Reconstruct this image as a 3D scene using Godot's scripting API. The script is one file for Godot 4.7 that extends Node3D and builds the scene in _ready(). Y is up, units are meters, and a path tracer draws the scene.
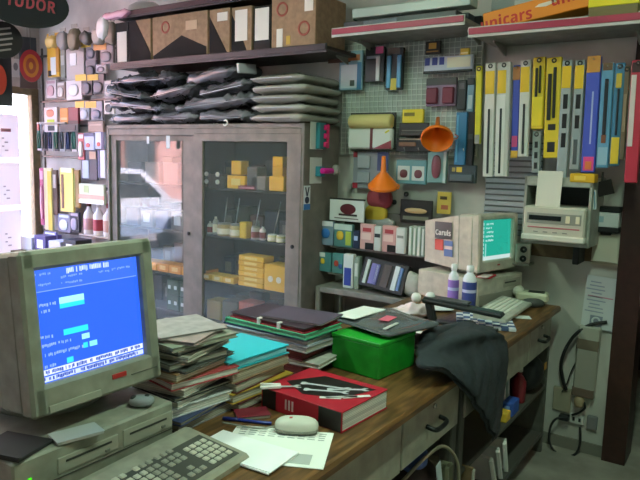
extends Node3D
# A small car-parts shop: two grey desks with old computers, a metal display cabinet,
# a wall of hanging packs and the storefront window on the left. Metres, y up.

const WALL_Z := -3.45
const TOP := 0.785
var mats := {}
var meshes := {}
var taken := {}
var noise := FastNoiseLite.new()
var tex := {}

func V(x: float, y: float, z: float) -> Vector3: return Vector3(x, y, z)

# ---------- materials ----------
func M(hex: String, rough := 0.6, metal := 0.0, grain := "", gscale := 3.0) -> StandardMaterial3D:
	var key := "%s %s %s %s %s" % [hex, rough, metal, grain, gscale]
	if mats.has(key): return mats[key]
	var m := StandardMaterial3D.new()
	m.resource_name = "m_" + hex
	m.albedo_color = Color(hex)
	m.roughness = rough
	m.metallic = metal
	if grain != "":
		m.albedo_texture = tex[grain]
		m.uv1_triplanar = true
		m.uv1_world_triplanar = true
		m.uv1_scale = Vector3.ONE * gscale
		if grain == "wood": m.uv1_scale = Vector3(9.0, 9.0, 0.9)
	mats[key] = m
	return m

func glass(alpha := 0.06, hex := "dfe8e4") -> StandardMaterial3D:
	var key := "glass %s %s" % [alpha, hex]
	if mats.has(key): return mats[key]
	var m := StandardMaterial3D.new()
	m.resource_name = "clear_pane"
	m.transparency = BaseMaterial3D.TRANSPARENCY_ALPHA
	m.albedo_color = Color(Color(hex), alpha)
	m.roughness = 0.02
	mats[key] = m
	return m

func plastic_film(hex: String) -> StandardMaterial3D:
	var key := "film " + hex
	if mats.has(key): return mats[key]
	var m := StandardMaterial3D.new()
	m.resource_name = "plastic_film"
	m.albedo_color = Color(hex)
	m.roughness = 0.22
	m.clearcoat_enabled = true
	m.clearcoat = 0.7
	m.clearcoat_roughness = 0.12
	mats[key] = m
	return m

func ramp_noise(freq: float, oct: int, lo: float, hi: float, sd: int, size := 256) -> NoiseTexture2D:
	var n := FastNoiseLite.new()
	n.seed = sd
	n.frequency = freq
	n.fractal_octaves = oct
	var t := NoiseTexture2D.new()
	t.width = size
	t.height = size
	t.seamless = true
	t.noise = n
	var g := Gradient.new()
	g.set_color(0, Color(lo, lo, lo))
	g.set_color(1, Color(hi, hi, hi))
	t.color_ramp = g
	return t

# ---------- meshes ----------
func face(st: SurfaceTool, pts: Array, n: Vector3):
	var c: Vector3 = (pts[1] - pts[0]).cross(pts[2] - pts[0])
	var p := pts.duplicate()
	if c.dot(n) > 0.0: p.reverse()
	for i in range(1, p.size() - 1):
		for q in [p[0], p[i], p[i + 1]]:
			st.set_normal(n)
			st.add_vertex(q)

func add_box(st: SurfaceTool, s: Vector3, at := Vector3.ZERO, b := -1.0, turn := Basis.IDENTITY):
	if b < 0.0: b = minf(0.004, minf(s.x, minf(s.y, s.z)) * 0.16)
	var h := s * 0.5
	var ax := [Vector3.RIGHT, Vector3.UP, Vector3.BACK]
	for a in 3:
		var u := (a + 1) % 3
		var v := (a + 2) % 3
		for sg in [-1.0, 1.0]:
			var pts := []
			for k in [[-1, -1], [1, -1], [1, 1], [-1, 1]]:
				pts.append(turn * (ax[a] * sg * h[a] + ax[u] * k[0] * (h[u] - b) + ax[v] * k[1] * (h[v] - b)) + at)
			face(st, pts, turn * (ax[a] * sg))
			# edges between axis a and axis u
			for sh in [-1.0, 1.0]:
				var q := []
				for k in [-1.0, 1.0]:
					q.append(turn * (ax[a] * sg * h[a] + ax[u] * sh * (h[u] - b) + ax[v] * k * (h[v] - b)) + at)
				for k in [1.0, -1.0]:
					q.append(turn * (ax[a] * sg * (h[a] - b) + ax[u] * sh * h[u] + ax[v] * k * (h[v] - b)) + at)
				face(st, q, (turn * (ax[a] * sg + ax[u] * sh)).normalized())
	for i in [-1.0, 1.0]:
		for j in [-1.0, 1.0]:
			for k in [-1.0, 1.0]:
				var p := []
				for a in 3:
					var sgn := Vector3(i, j, k)
					var w := Vector3(h.x - b, h.y - b, h.z - b)
					w[a] = h[a]
					p.append(turn * (sgn * w) + at)
				face(st, p, (turn * Vector3(i, j, k)).normalized())

func box_mesh(s: Vector3, b := -1.0) -> Mesh:
	var key := "box %.4v %.4f" % [s, b]
	if not meshes.has(key):
		var st := begin()
		add_box(st, s, Vector3.ZERO, b)
		meshes[key] = st.commit()
	return meshes[key]

func begin() -> SurfaceTool:
	var st := SurfaceTool.new()
	st.begin(Mesh.PRIMITIVE_TRIANGLES)
	return st

# grid of points (rows of equal length) to a smooth surface
func add_grid(st: SurfaceTool, g: Array, close_u := false):
	var base: int = st.get_meta("n") if st.has_meta("n") else 0
	var w: int = g[0].size()
	for row in g:
		for p in row:
			st.set_smooth_group(0)
			st.add_vertex(p)
	for j in g.size() - 1:
		for i in (w if close_u else w - 1):
			var a := base + j * w + i
			var b2 := base + j * w + (i + 1) % w
			var c := a + w
			var d := b2 + w
			for q in [a, b2, c, b2, d, c]: st.add_index(q)
	st.set_meta("n", base + w * g.size())

func finish(st: SurfaceTool) -> Mesh:
	st.generate_normals()
	return st.commit()

func lathe(profile: Array, n := 24) -> Mesh:
	var key := "lathe %s %d" % [profile, n]
	if meshes.has(key): return meshes[key]
	var g := []
	for p in profile:
		var row := []
		for i in n:
			var t := TAU * i / n
			row.append(V(p[0] * cos(t), p[1], p[0] * sin(t)))
		g.append(row)
	var st := begin()
	add_grid(st, g, true)
	meshes[key] = finish(st)
	return meshes[key]

func tube_mesh(pts: Array, r: float, n := 8, smooth := 0) -> Mesh:
	var path := pts
	if smooth > 0:
		path = []
		for i in pts.size() - 1:
			var p0: Vector3 = pts[maxi(i - 1, 0)]
			var p3: Vector3 = pts[mini(i + 2, pts.size() - 1)]
			for k in smooth:
				path.append(pts[i].cubic_interpolate(pts[i + 1], p0, p3, float(k) / smooth))
		path.append(pts[-1])
	var g := []
	var up := Vector3(0.31, 0.9, 0.17).normalized()
	for i in path.size():
		var d: Vector3 = (path[mini(i + 1, path.size() - 1)] - path[maxi(i - 1, 0)]).normalized()
		if absf(d.dot(up)) > 0.95: up = Vector3(0.9, 0.1, 0.3).normalized()
		var a := d.cross(up).normalized()
		var b := a.cross(d).normalized()
		up = b
		var row := []
		for k in n:
			var t := TAU * k / n
			row.append(path[i] + (a * cos(t) + b * sin(t)) * r)
		g.append(row)
	var c0 := []
	var c1 := []
	for k in n:
		c0.append(path[0])
		c1.append(path[-1])
	g.push_front(c0)
	g.append(c1)
	var st := begin()
	add_grid(st, g, true)
	return finish(st)

# polygon in xy extruded along z, centred on z = 0
func prism_mesh(poly: Array, depth: float) -> Mesh:
	var st := begin()
	var pk := PackedVector2Array()
	for p in poly: pk.append(Vector2(p[0], p[1]))
	if not Geometry2D.is_polygon_clockwise(pk): pk.reverse()
	var idx := Geometry2D.triangulate_polygon(pk)
	var h := depth * 0.5
	for t in range(0, idx.size(), 3):
		for s in [-1.0, 1.0]:
			var q := []
			for k in 3: q.append(V(pk[idx[t + k]].x, pk[idx[t + k]].y, s * h))
			face(st, q, V(0, 0, s))
	for i in pk.size():
		var a := pk[i]
		var b := pk[(i + 1) % pk.size()]
		var n := Vector2(-(b.y - a.y), b.x - a.x).normalized()
		face(st, [V(a.x, a.y, -h), V(b.x, b.y, -h), V(b.x, b.y, h), V(a.x, a.y, h)], V(n.x, n.y, 0))
	return st.commit()

func ellipse(rx: float, ry: float, n := 36) -> Array:
	var p := []
	for i in n: p.append([rx * cos(TAU * i / n), ry * sin(TAU * i / n)])
	return p

# plump bag: a flattened box-like ellipsoid with wrinkles
func pillow(s: Vector3, wrinkle: float, sd: int, e := 0.38, nu := 40, nv := 14) -> Mesh:
	var g := []
	noise.seed = sd
	noise.frequency = 1.0
	for j in nv + 1:
		var v := -PI / 2 + PI * j / nv
		var row := []
		for i in nu:
			var u := TAU * i / nu
			var cv := sp(cos(v), 0.75)
			var p := V(cv * sp(cos(u), e), sp(sin(v), 0.9), cv * sp(sin(u), e))
			var q: Vector3 = p * s * 0.5
			var d := noise.get_noise_3dv(q * 9.0 + V(sd, 0, 0)) + 0.6 * noise.get_noise_3dv(V(q.x * 30.0 + q.z * 12.0, q.y * 30.0, q.z * 9.0))
			row.append(q + V(p.x * 0.4, sign(p.y) * 0.8 + p.y, p.z * 0.4) * d * wrinkle)
		g.append(row)
	var st := begin()
	add_grid(st, g, true)
	return finish(st)

func sp(v: float, e: float) -> float:
	return sign(v) * pow(absf(v), e)

# ---------- things and parts ----------
func numbered(n: String) -> String:
	if not taken.has(n):
		taken[n] = 0
		return n
	taken[n] += 1
	return "%s_%03d" % [n, taken[n]]

func thing(called: String, label: String, category: String, at := Vector3.ZERO, turn := 0.0, group := "") -> Node3D:
	var o := Node3D.new()
	o.name = numbered(called)
	add_child(o)
	o.position = at
	o.rotation.y = turn
	o.set_meta("label", label)
	o.set_meta("category", category)
	if group: o.set_meta("group", group)
	return o

func part(parent: Node, called: String, mesh: Mesh, m: Material, at := Vector3.ZERO, rot := Vector3.ZERO) -> MeshInstance3D:
	var o := MeshInstance3D.new()
	o.name = called
	o.mesh = mesh
	o.material_override = m
	parent.add_child(o, true)
	o.position = at
	o.rotation = rot
	return o

func bx(parent: Node, called: String, s: Vector3, at: Vector3, m: Material, rot := Vector3.ZERO, b := -1.0) -> MeshInstance3D:
	return part(parent, called, box_mesh(s, b), m, at, rot)

func cyl(parent: Node, called: String, r: float, h: float, at: Vector3, m: Material, rot := Vector3.ZERO, n := 20) -> MeshInstance3D:
	var b := minf(r, h) * 0.15
	return part(parent, called, lathe([[0.0, -h / 2], [r - b, -h / 2], [r, -h / 2 + b], [r, h / 2 - b], [r - b, h / 2], [0.0, h / 2]], n), m, at, rot)

func tube(parent: Node, called: String, pts: Array, r: float, m: Material, smooth := 0, n := 8) -> MeshInstance3D:
	return part(parent, called, tube_mesh(pts, r, n, smooth), m)

func txt(parent: Node, called: String, s: String, h: float, at: Vector3, m: Material, rot := Vector3.ZERO, depth := 0.002, squeeze := 1.0) -> MeshInstance3D:
	var t := TextMesh.new()
	var f := SystemFont.new()
	f.font_names = PackedStringArray(["Droid Sans"])
	f.font_weight = 700
	t.font = f
	t.text = s
	t.font_size = 64
	t.pixel_size = h / 46.0
	t.depth = depth
	var o := part(parent, called, t, m, at, rot)
	o.scale = V(squeeze, 1, 1)
	return o

func structure(called: String, s: Vector3, at: Vector3, m: Material, label := "") -> MeshInstance3D:
	var o := bx(self, called, s, at, m, Vector3.ZERO, 0.0)
	o.set_meta("kind", "structure")
	if label: o.set_meta("label", label)
	return o

# a card or blister pack hanging on the wall; r is [x, y, width, height, z of its front]
# bits: [part name, u0, v0, u1, v1, colour, height above the card]
func pack(called: String, label: String, category: String, r: Array, depth: float, hex: String, bits: Array, group := "", tilt := 0.0) -> Node3D:
	var o := thing(called, label, category, V(r[0], r[1], r[4] - depth), 0.0, group)
	o.rotation.z = tilt
	bx(o, "card", V(r[2], r[3], depth), V(0, 0, depth / 2), M(hex, 0.45))
	for b in bits:
		var w: float = (b[3] - b[1]) * r[2]
		var h: float = (b[4] - b[2]) * r[3]
		var c := V(((b[1] + b[3]) / 2 - 0.5) * r[2], (0.5 - (b[2] + b[4]) / 2) * r[3], depth + b[6] / 2)
		if b.size() > 7 and b[7] == "oval":
			part(o, b[0], pillow(V(w, h, b[6] * 2.0), 0.0, 1, 1.0, 20, 10), M(b[5], 0.35), c)
		else:
			bx(o, b[0], V(w, h, b[6]), c, M(b[5], 0.4), Vector3.ZERO, minf(0.006, b[6] * 0.3))
	return o

func hook(parent: Node, x: float, y: float, z: float):
	tube(parent, "hook", [V(x, y, WALL_Z), V(x, y, z), V(x, y + 0.015, z + 0.006)], 0.0025, M("b9bab4", 0.3, 0.8), 0, 6)

func book(label: String, w: float, d: float, t: float, at: Vector3, turn: float, hex: String, pages := "d9d4c6", group := "", called := "book", cat := "book") -> Node3D:
	# spine on local -x, page edges on +x and both z ends
	var o := thing(called, label, cat, at, turn, group)
	var st := begin()
	var c := minf(0.003, t * 0.18)
	add_box(st, V(w, c, d), V(0, c / 2, 0), 0.0006)
	add_box(st, V(w, c, d), V(0, t - c / 2, 0), 0.0006)
	add_box(st, V(c, t - 2 * c, d), V(-w / 2 + c / 2, t / 2, 0), 0.0004)
	part(o, "cover", st.commit(), M(hex, 0.5, 0.0, "soft", 6.0))
	bx(o, "page_block", V(w - 0.008, t - 2 * c - 0.0008, d - 0.008), V(0.001, t / 2, 0), M(pages, 0.8, 0.0, "pages", 3.0), Vector3.ZERO, 0.0008)
	return o

func _ready():
	setup_view()
	make_textures()
	build_room()
	build_street()
	build_desks()
	build_cabinet()
	build_upper_shelves()
	build_near_computer()
	build_stacks()
	build_desk_clutter()
	build_far_computer()
	build_low_shelf()
	build_peg_wall()
	build_wipers()
	build_right_wall()
	build_under_desk()
	build_left_corner()
	build_signs()

func setup_view():
	var c := Camera3D.new()
	c.name = "camera"
	c.transform = Transform3D(Basis(Vector3(0.826894, 0.025965, -0.561759), Vector3(-0.092731, 0.991555, -0.090667), Vector3(0.554660, 0.127065, 0.822318)), Vector3(0, 1.5, 0))
	c.fov = 41.11
	c.near = 0.05
	c.current = true
	add_child(c)
	var e := Environment.new()
	e.background_mode = Environment.BG_SKY
	var sm := ProceduralSkyMaterial.new()
	sm.sky_top_color = Color(0.62, 0.74, 0.95)
	sm.sky_horizon_color = Color(0.93, 0.93, 0.95)
	sm.ground_bottom_color = Color(0.45, 0.43, 0.42)
	sm.ground_horizon_color = Color(0.8, 0.79, 0.78)
	sm.energy_multiplier = 1.0
	var sky := Sky.new()
	sky.sky_material = sm
	e.sky = sky
	e.background_energy_multiplier = 22.0
	e.tonemap_mode = Environment.TONE_MAPPER_LINEAR
	e.tonemap_exposure = 1.0
	e.ambient_light_source = Environment.AMBIENT_SOURCE_DISABLED
	e.sdfgi_enabled = true
	e.ssao_enabled = true
	e.ssil_enabled = true
	var w := WorldEnvironment.new()
	w.name = "surroundings"
	w.environment = e
	add_child(w)
	# the sun stands high behind the shop and lights the street and the house across it
	var s := DirectionalLight3D.new()
	s.name = "sun"
	s.light_energy = 30.0
	s.light_color = Color(1.0, 0.9, 0.86)
	s.light_angular_distance = 0.5
	s.shadow_enabled = true
	s.sky_mode = DirectionalLight3D.SKY_MODE_LIGHT_ONLY
	add_child(s)
	s.look_at_from_position(V(6, 9, 3.0), V(-3, 0, 0))
	# two fluorescent battens on the ceiling
	for at in [V(-2.3, 2.93, -1.2), V(-0.2, 2.93, -1.3)]:
		var o := thing("ceiling_lamp", "white fluorescent batten on the ceiling over the " + ("desk" if at.x < -1.0 else "aisle"), "lamp", at)
		bx(o, "housing", V(0.12, 0.06, 1.25), V(0, 0.035, 0), M("e4e4de", 0.5))
		var tm := StandardMaterial3D.new()
		tm.resource_name = "lit_tube"
		tm.albedo_color = Color("f4fff6")
		tm.emission_enabled = true
		tm.emission = Color(0.86, 1.0, 0.9)
		tm.emission_energy_multiplier = 2.0
		part(o, "tube", tube_mesh([V(0, -0.015, -0.58), V(0, -0.015, 0.58)], 0.013), tm)
		var l := AreaLight3D.new()
		l.name = "tube_light"
		l.area_size = Vector2(0.06, 1.16)
		l.light_energy = 3.4
		l.area_range = 12.0
		l.light_color = Color(0.86, 1.0, 0.88)
		l.shadow_enabled = true
		o.add_child(l)
		l.position = V(0, -0.05, 0)
		l.rotation = V(-PI / 2, 0, 0)

func make_textures():
	tex["soft"] = ramp_noise(0.012, 4, 0.82, 1.0, 3)
	tex["stain"] = ramp_noise(0.008, 5, 0.72, 1.0, 8)
	tex["wood"] = ramp_noise(0.02, 5, 0.5, 1.0, 5)
	tex["speck"] = ramp_noise(0.12, 3, 0.75, 1.0, 11)
	# page edges: fine horizontal lines
	var im := Image.create(64, 256, false, Image.FORMAT_RGB8)
	var rng := RandomNumberGenerator.new()
	rng.seed = 4
	for y in 256:
		var v := rng.randf_range(0.66, 1.0)
		im.fill_rect(Rect2i(0, y, 64, 1), Color(v, v, v * 0.97))
	tex["pages"] = ImageTexture.create_from_image(im)

# ---------- the shop itself ----------
func build_room():
	var wm := M("cdcec4", 0.85, 0.0, "stain", 0.6)
	var fl := M("a8a498", 0.7, 0.0, "stain", 1.3)
	structure("floor", V(7.2, 0.1, 8.0), V(-1.85, -0.05, -1.5), fl)
	structure("ceiling", V(7.2, 0.1, 5.8), V(-1.85, 3.05, -0.65), M("d8d5cc", 0.9))
	# back wall with a doorway at its right end
	structure("wall_back", V(3.48, 3.0, 0.14), V(-2.26, 1.5, WALL_Z - 0.07), wm)
	structure("wall_back_left", V(1.52, 3.0, 0.14), V(-4.76, 1.5, WALL_Z - 0.07), M("e6dcda", 0.85, 0.0, "stain", 0.6), "whitewashed wall left of the cabinet")
	structure("wall_back_right", V(0.9, 3.0, 0.14), V(0.85, 1.5, WALL_Z - 0.07), wm)
	structure("wall_back_head", V(0.92, 0.75, 0.14), V(-0.06, 2.625, WALL_Z - 0.07), wm)
	structure("wall_right", V(0.14, 3.0, 5.8), V(1.37, 1.5, -0.65), wm)
	structure("wall_front", V(7.2, 3.0, 0.14), V(-1.85, 1.5, 2.2), wm)
	# door frame, dark brown wood
	var jm := M("3a1f18", 0.45, 0.0, "soft", 5.0)
	structure("trim_1", V(0.11, 2.25, 0.2), V(-0.47, 1.125, WALL_Z - 0.06), jm, "dark brown wooden door post")
	structure("trim_2", V(0.11, 2.25, 0.2), V(0.37, 1.125, WALL_Z - 0.06), jm)
	structure("trim_3", V(0.95, 0.11, 0.2), V(-0.05, 2.2, WALL_Z - 0.06), jm)
	# room behind the doorway
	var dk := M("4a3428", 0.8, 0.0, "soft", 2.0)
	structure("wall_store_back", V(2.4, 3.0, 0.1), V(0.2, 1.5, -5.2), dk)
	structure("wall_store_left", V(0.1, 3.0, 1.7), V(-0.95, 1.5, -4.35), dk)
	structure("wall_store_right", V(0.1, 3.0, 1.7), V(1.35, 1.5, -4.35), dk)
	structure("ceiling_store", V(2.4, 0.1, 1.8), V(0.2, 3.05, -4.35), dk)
	structure("baseboard_back", V(2.9, 0.06, 0.012), V(-1.97, 0.03, WALL_Z + 0.006), M("77766c", 0.6))
	# storefront on the left: low sill, posts, glass, and a board above
	var x := -5.47
	var fr := M("8d7a58", 0.55, 0.0, "soft", 4.0)
	var lw := M("cfc3bd", 0.85, 0.0, "stain", 0.8)
	structure("wall_left_sill", V(0.14, 0.25, 2.6), V(x, 0.125, -2.15), lw)
	structure("wall_left_head", V(0.14, 0.95, 0.6), V(x, 2.525, -3.2), lw)
	structure("wall_left_top", V(0.14, 0.17, 5.2), V(x, 2.915, -0.3), lw)
	structure("wall_left", V(0.14, 1.95, 3.1), V(x, 0.975, 0.7), M("3d3028", 0.7, 0.0, "soft", 2.0))
	var n := 1
	for q in [[-3.41, 1.85], [-2.88, 2.6], [-1.85, 2.6], [-0.86, 2.6], [0.6, 2.6], [2.08, 2.6]]:
		var post := bx(self, "window_%d" % n, V(0.08, q[1], 0.07), V(x, 0.25 + q[1] / 2, q[0]), fr)
		post.set_meta("kind", "structure")
		n += 1
	structure("trim_4", V(0.1, 0.08, 0.55), V(x, 2.03, -3.15), fr, "wooden head rail of the shop window")
	structure("trim_5", V(0.16, 0.04, 2.6), V(x, 0.27, -2.15), fr)
	structure("trim_6", V(0.12, 0.06, 2.95), V(x, 1.98, 0.6), fr)
	# panes: [z, width, y, height]
	for q in [[-3.14, 0.48, 1.14, 1.72], [-2.365, 0.97, 1.56, 2.54], [-1.355, 0.93, 1.56, 2.54], [-0.13, 1.4, 2.42, 0.82], [1.34, 1.41, 2.42, 0.82]]:
		var p := bx(self, "window_%d" % n, V(0.008, q[3], q[1]), V(x, q[2], q[0]), glass(0.04), Vector3.ZERO, 0.001)
		p.set_meta("kind", "structure")
		n += 1

func build_street():
	structure("floor_pavement", V(3.0, 0.1, 26), V(-7.1, -0.12, 2), M("b5afa6", 0.9, 0.0, "speck", 2.0))
	structure("floor_road", V(9.0, 0.1, 26), V(-13.0, -0.2, 2), M("6f6d6b", 0.9, 0.0, "speck", 2.0))
	# house across the street
	var h := thing("house", "pale rendered house across the street outside the shop window", "house", V(-16.5, -0.15, 2.0))
	bx(h, "wall", V(0.6, 7.0, 22.0), V(-0.6, 3.5, 0), M("cf9f95", 0.9, 0.0, "stain", 0.5))
	for k in 7:
		for j in 2:
			var wn := bx(h, "window", V(0.12, 1.9, 1.5), V(-0.28, 1.7 + j * 2.9, -9.0 + k * 3.0), M("6a4a40", 0.6))
			bx(wn, "pane", V(0.05, 1.65, 1.2), V(0.06, 0, 0), M("2c3338", 0.15))
	# white car parked outside
	var c := thing("car", "white car parked outside the shop window", "car", V(-8.9, -0.15, 0.2))
	var prof := [[-2.0, 0.35], [-2.0, 0.75], [-1.15, 0.92], [-0.55, 1.4], [0.85, 1.42], [1.45, 0.95], [2.0, 0.85], [2.0, 0.35]]
	part(c, "body", prism_mesh(prof, 1.6), M("eef0f2", 0.25), Vector3.ZERO, V(0, PI / 2, 0))
	part(c, "side_window", prism_mesh([[-0.95, 0.95], [-0.48, 1.33], [0.78, 1.35], [1.2, 0.97]], 1.62), M("20262b", 0.1), Vector3.ZERO, V(0, PI / 2, 0))
	for zz in [-1.25, 1.25]:
		for xx in [-0.72, 0.72]:
			cyl(c, "wheel", 0.31, 0.2, V(xx, 0.31, zz), M("17181a", 0.7), V(0, 0, PI / 2))

# ---------- desks ----------
func drawer(parent: Node, s: Vector3, at: Vector3, m: Material, with_handle: bool):
	var d := bx(parent, "drawer", s, at, m, Vector3.ZERO, 0.003)
	if with_handle:
		part(d, "handle", tube_mesh([V(0, 0, -0.05), V(0.028, -0.006, -0.045), V(0.03, -0.012, 0.0), V(0.028, -0.006, 0.045), V(0, 0, 0.05)], 0.008, 8, 4), M("2a2a2a", 0.4, 0.6), V(s.x / 2, 0.0, 0))
		cyl(d, "lock", 0.009, 0.008, V(s.x / 2 + 0.003, s.y * 0.32, 0), M("c9c9c4", 0.25, 0.9), V(0, 0, PI / 2), 12)

func build_desks():
	var wood := M("8a6238", 0.42, 0.0, "wood")
	var steel := M("a3a190", 0.5, 0.0, "soft", 3.0)
	var dark := M("4d4b45", 0.6)
	var d := thing("desk", "near grey steel desk with brown wooden top and drawers", "desk", V(-1.21, 0, -1.2))
	bx(d, "top", V(0.9, 0.032, 1.78), V(0, TOP - 0.016, 0), wood, Vector3.ZERO, 0.008)
	bx(d, "apron", V(0.02, 0.17, 0.6), V(0.405, TOP - 0.118, 0.58), steel)
	bx(d, "front_panel", V(0.022, 0.17, 0.70), V(0.41, TOP - 0.118, -0.075), steel)
	drawer(d, V(0.022, 0.165, 0.43), V(0.41, TOP - 0.118, -0.65), steel, true)
	bx(d, "rear_panel", V(0.02, 0.7, 1.7), V(-0.42, 0.4, 0), steel)
	bx(d, "carcass", V(0.78, 0.02, 1.7), V(0.01, TOP - 0.205, 0), dark)
	for s in [[0.39, -0.86], [0.39, 0.86], [-0.41, -0.86], [-0.41, 0.86]]:
		bx(d, "leg", V(0.045, TOP - 0.03, 0.045), V(s[0], (TOP - 0.03) / 2, s[1]), dark)
	bx(d, "lower_shelf", V(0.74, 0.02, 1.66), V(0, 0.14, 0), dark)
	var e := thing("desk", "far grey steel desk with wooden top beside the wall", "desk", V(-1.11, 0, -2.725))
	bx(e, "top", V(0.7, 0.032, 1.23), V(0, TOP - 0.016, 0), wood, Vector3.ZERO, 0.008)
	bx(e, "front_panel", V(0.022, 0.17, 0.34), V(0.31, TOP - 0.118, 0.42), steel)
	drawer(e, V(0.022, 0.165, 0.42), V(0.31, TOP - 0.118, 0.03), steel, false)
	drawer(e, V(0.022, 0.165, 0.37), V(0.31, TOP - 0.118, -0.375), steel, true)
	bx(e, "rear_panel", V(0.02, 0.7, 1.2), V(-0.33, 0.4, 0), steel)
	bx(e, "end_panel", V(0.62, TOP - 0.035, 0.025), V(0.0, (TOP - 0.035) / 2, -0.59), M("5d5d54", 0.6, 0.0, "soft", 3.0))
	bx(e, "lower_shelf", V(0.62, 0.022, 1.16), V(0.0, 0.36, 0), dark)
	bx(e, "bottom_shelf", V(0.62, 0.022, 1.16), V(0.0, 0.1, 0), dark)
	for s in [[0.29, 0.59], [-0.31, 0.59]]:
		bx(e, "leg", V(0.045, TOP - 0.03, 0.045), V(s[0], (TOP - 0.03) / 2, s[1]), dark)

# ---------- glazed cabinet ----------
func build_cabinet():
	var x0 := -3.97
	var x1 := -2.185
	var zf := -3.05
	var top := 1.70
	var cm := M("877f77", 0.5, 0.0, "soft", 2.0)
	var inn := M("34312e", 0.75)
	var c := thing("display_cabinet", "grey metal display cabinet with two glazed sliding doors", "cabinet", V((x0 + x1) / 2, 0, zf - 0.19))
	var w := x1 - x0
	for s in [-1.0, 1.0]: bx(c, "side_panel", V(0.025, top, 0.38), V(s * (w / 2 - 0.0125), top / 2, 0), cm)
	bx(c, "top", V(w, 0.03, 0.38), V(0, top - 0.015, 0), cm)
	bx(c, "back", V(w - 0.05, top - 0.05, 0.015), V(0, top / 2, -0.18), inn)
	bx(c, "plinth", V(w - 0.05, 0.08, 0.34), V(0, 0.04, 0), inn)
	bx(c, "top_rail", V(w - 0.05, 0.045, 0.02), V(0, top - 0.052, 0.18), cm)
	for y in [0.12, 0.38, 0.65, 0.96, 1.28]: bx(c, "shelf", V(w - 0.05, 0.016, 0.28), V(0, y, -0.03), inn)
	bx(c, "center_post", V(0.03, top - 0.1, 0.3), V(0.02, top / 2, -0.03), inn)
	# sliding doors: the left one runs behind
	var dw := w / 2 + 0.005
	for k in 2:
		var cx := (-w / 4 - 0.005) if k == 0 else (w / 4 - 0.01)
		var z := 0.165 if k == 0 else 0.185
		var dr := Node3D.new()
		dr.name = "door"
		c.add_child(dr, true)
		dr.position = V(cx, 0, z)
		var lo := 0.1
		var hi := top - 0.062
		var wl := 0.085
		bx(dr, "stile", V(wl, hi - lo, 0.018), V(-dw / 2 + wl / 2 + 0.01, (hi + lo) / 2, 0), cm)
		bx(dr, "stile", V(wl + 0.02, hi - lo, 0.018), V(dw / 2 - wl / 2 - 0.02, (hi + lo) / 2, 0), cm)
		bx(dr, "rail", V(dw - 0.02, 0.05, 0.018), V(0, hi - 0.025, 0), cm)
		bx(dr, "rail", V(dw - 0.02, 0.09, 0.018), V(0, lo + 0.045, 0), cm)
		bx(dr, "pane", V(dw - 0.15, hi - lo - 0.13, 0.004), V(0, (hi + lo) / 2 + 0.02, -0.002), glass(0.05), Vector3.ZERO, 0.0005)
		cyl(dr, "lock", 0.012, 0.012, V(dw / 2 - 0.06, 0.97, 0.011), M("17171a", 0.4), V(PI / 2, 0, 0), 14)
	# small white hook on the top rail
	var hk := thing("hook", "small white curved hook stuck on the cabinet top rail", "hook", V(-2.781, 1.708, -3.035))
	tube(hk, "hook_wire", [V(-0.015, 0.01, 0.0), V(0.01, 0.012, 0.008), V(0.02, -0.008, 0.01), V(0.0, -0.022, 0.01), V(-0.014, -0.014, 0.008)], 0.005, M("e6e6e2", 0.3), 4)
	for q in [["white", V(-3.498, 1.592, -3.03)], ["larger white", V(-3.299, 1.58, -3.03)]]:
		var tg := thing("price_tag", q[0] + " paper tag stuck at the top of the left cabinet door", "tag", q[1])
		bx(tg, "paper", V(0.022, 0.05, 0.003) if q[0] == "white" else V(0.035, 0.085, 0.003), Vector3.ZERO, M("e9ecf2", 0.7))
	build_cabinet_stock()
	# items fixed to the right side of the cabinet
	var sx := x1
	var a := thing("hanging_pack", "white card with teal and pink tool on the cabinet side", "pack", V(sx, 1.63, -3.17), PI / 2)
	bx(a, "card", V(0.13, 0.16, 0.006), V(0, 0, 0.003), M("d9ddd6", 0.5))
	bx(a, "teal_block", V(0.07, 0.155, 0.03), V(0.02, 0, 0.02), M("2f7d86", 0.4))
	for k in 3: bx(a, "pink_clip", V(0.035, 0.03, 0.02), V(0.045, 0.05 - k * 0.05, 0.042), M("d8216a", 0.4))
	bx(a, "pink_bar", V(0.015, 0.14, 0.015), V(0.058, 0, 0.045), M("d8216a", 0.4))
	var b := thing("hanging_pack", "white card with teal and magenta roller below the teal tool", "pack", V(sx, 1.425, -3.17), PI / 2)
	bx(b, "card", V(0.12, 0.155, 0.006), V(0, 0, 0.003), M("d3d7d0", 0.5))
	bx(b, "teal_grip", V(0.05, 0.06, 0.04), V(0.015, -0.005, 0.025), M("2b7c8c", 0.4))
	cyl(b, "magenta_rod", 0.017, 0.12, V(0.05, 0, 0.055), M("e0169a", 0.35), V(0.5, 0, PI / 2))
	part(b, "grey_head", pillow(V(0.05, 0.065, 0.05), 0.0, 2, 0.8, 16, 10), M("8d8b84", 0.5), V(0.12, 0.005, 0.07))
	var st := thing("sticker", "small white and blue sticker with a letter V on the cabinet side", "sticker", V(sx, 1.265, -3.088), PI / 2)
	st.scale = V(1.2, 1.15, 1.0)
	bx(st, "paper", V(0.055, 0.125, 0.002), V(0, 0, 0.001), M("dfe6ea", 0.5))
	bx(st, "blue_band", V(0.055, 0.03, 0.001), V(0, -0.047, 0.0025), M("2f78c0", 0.5))
	txt(st, "lettering", "V", 0.045, V(0, 0.03, 0.002), M("1d2a45", 0.5))
	part(st, "emblem", prism_mesh(ellipse(0.018, 0.018), 0.002), M("23304a", 0.5), V(0, -0.012, 0.002))

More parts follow.
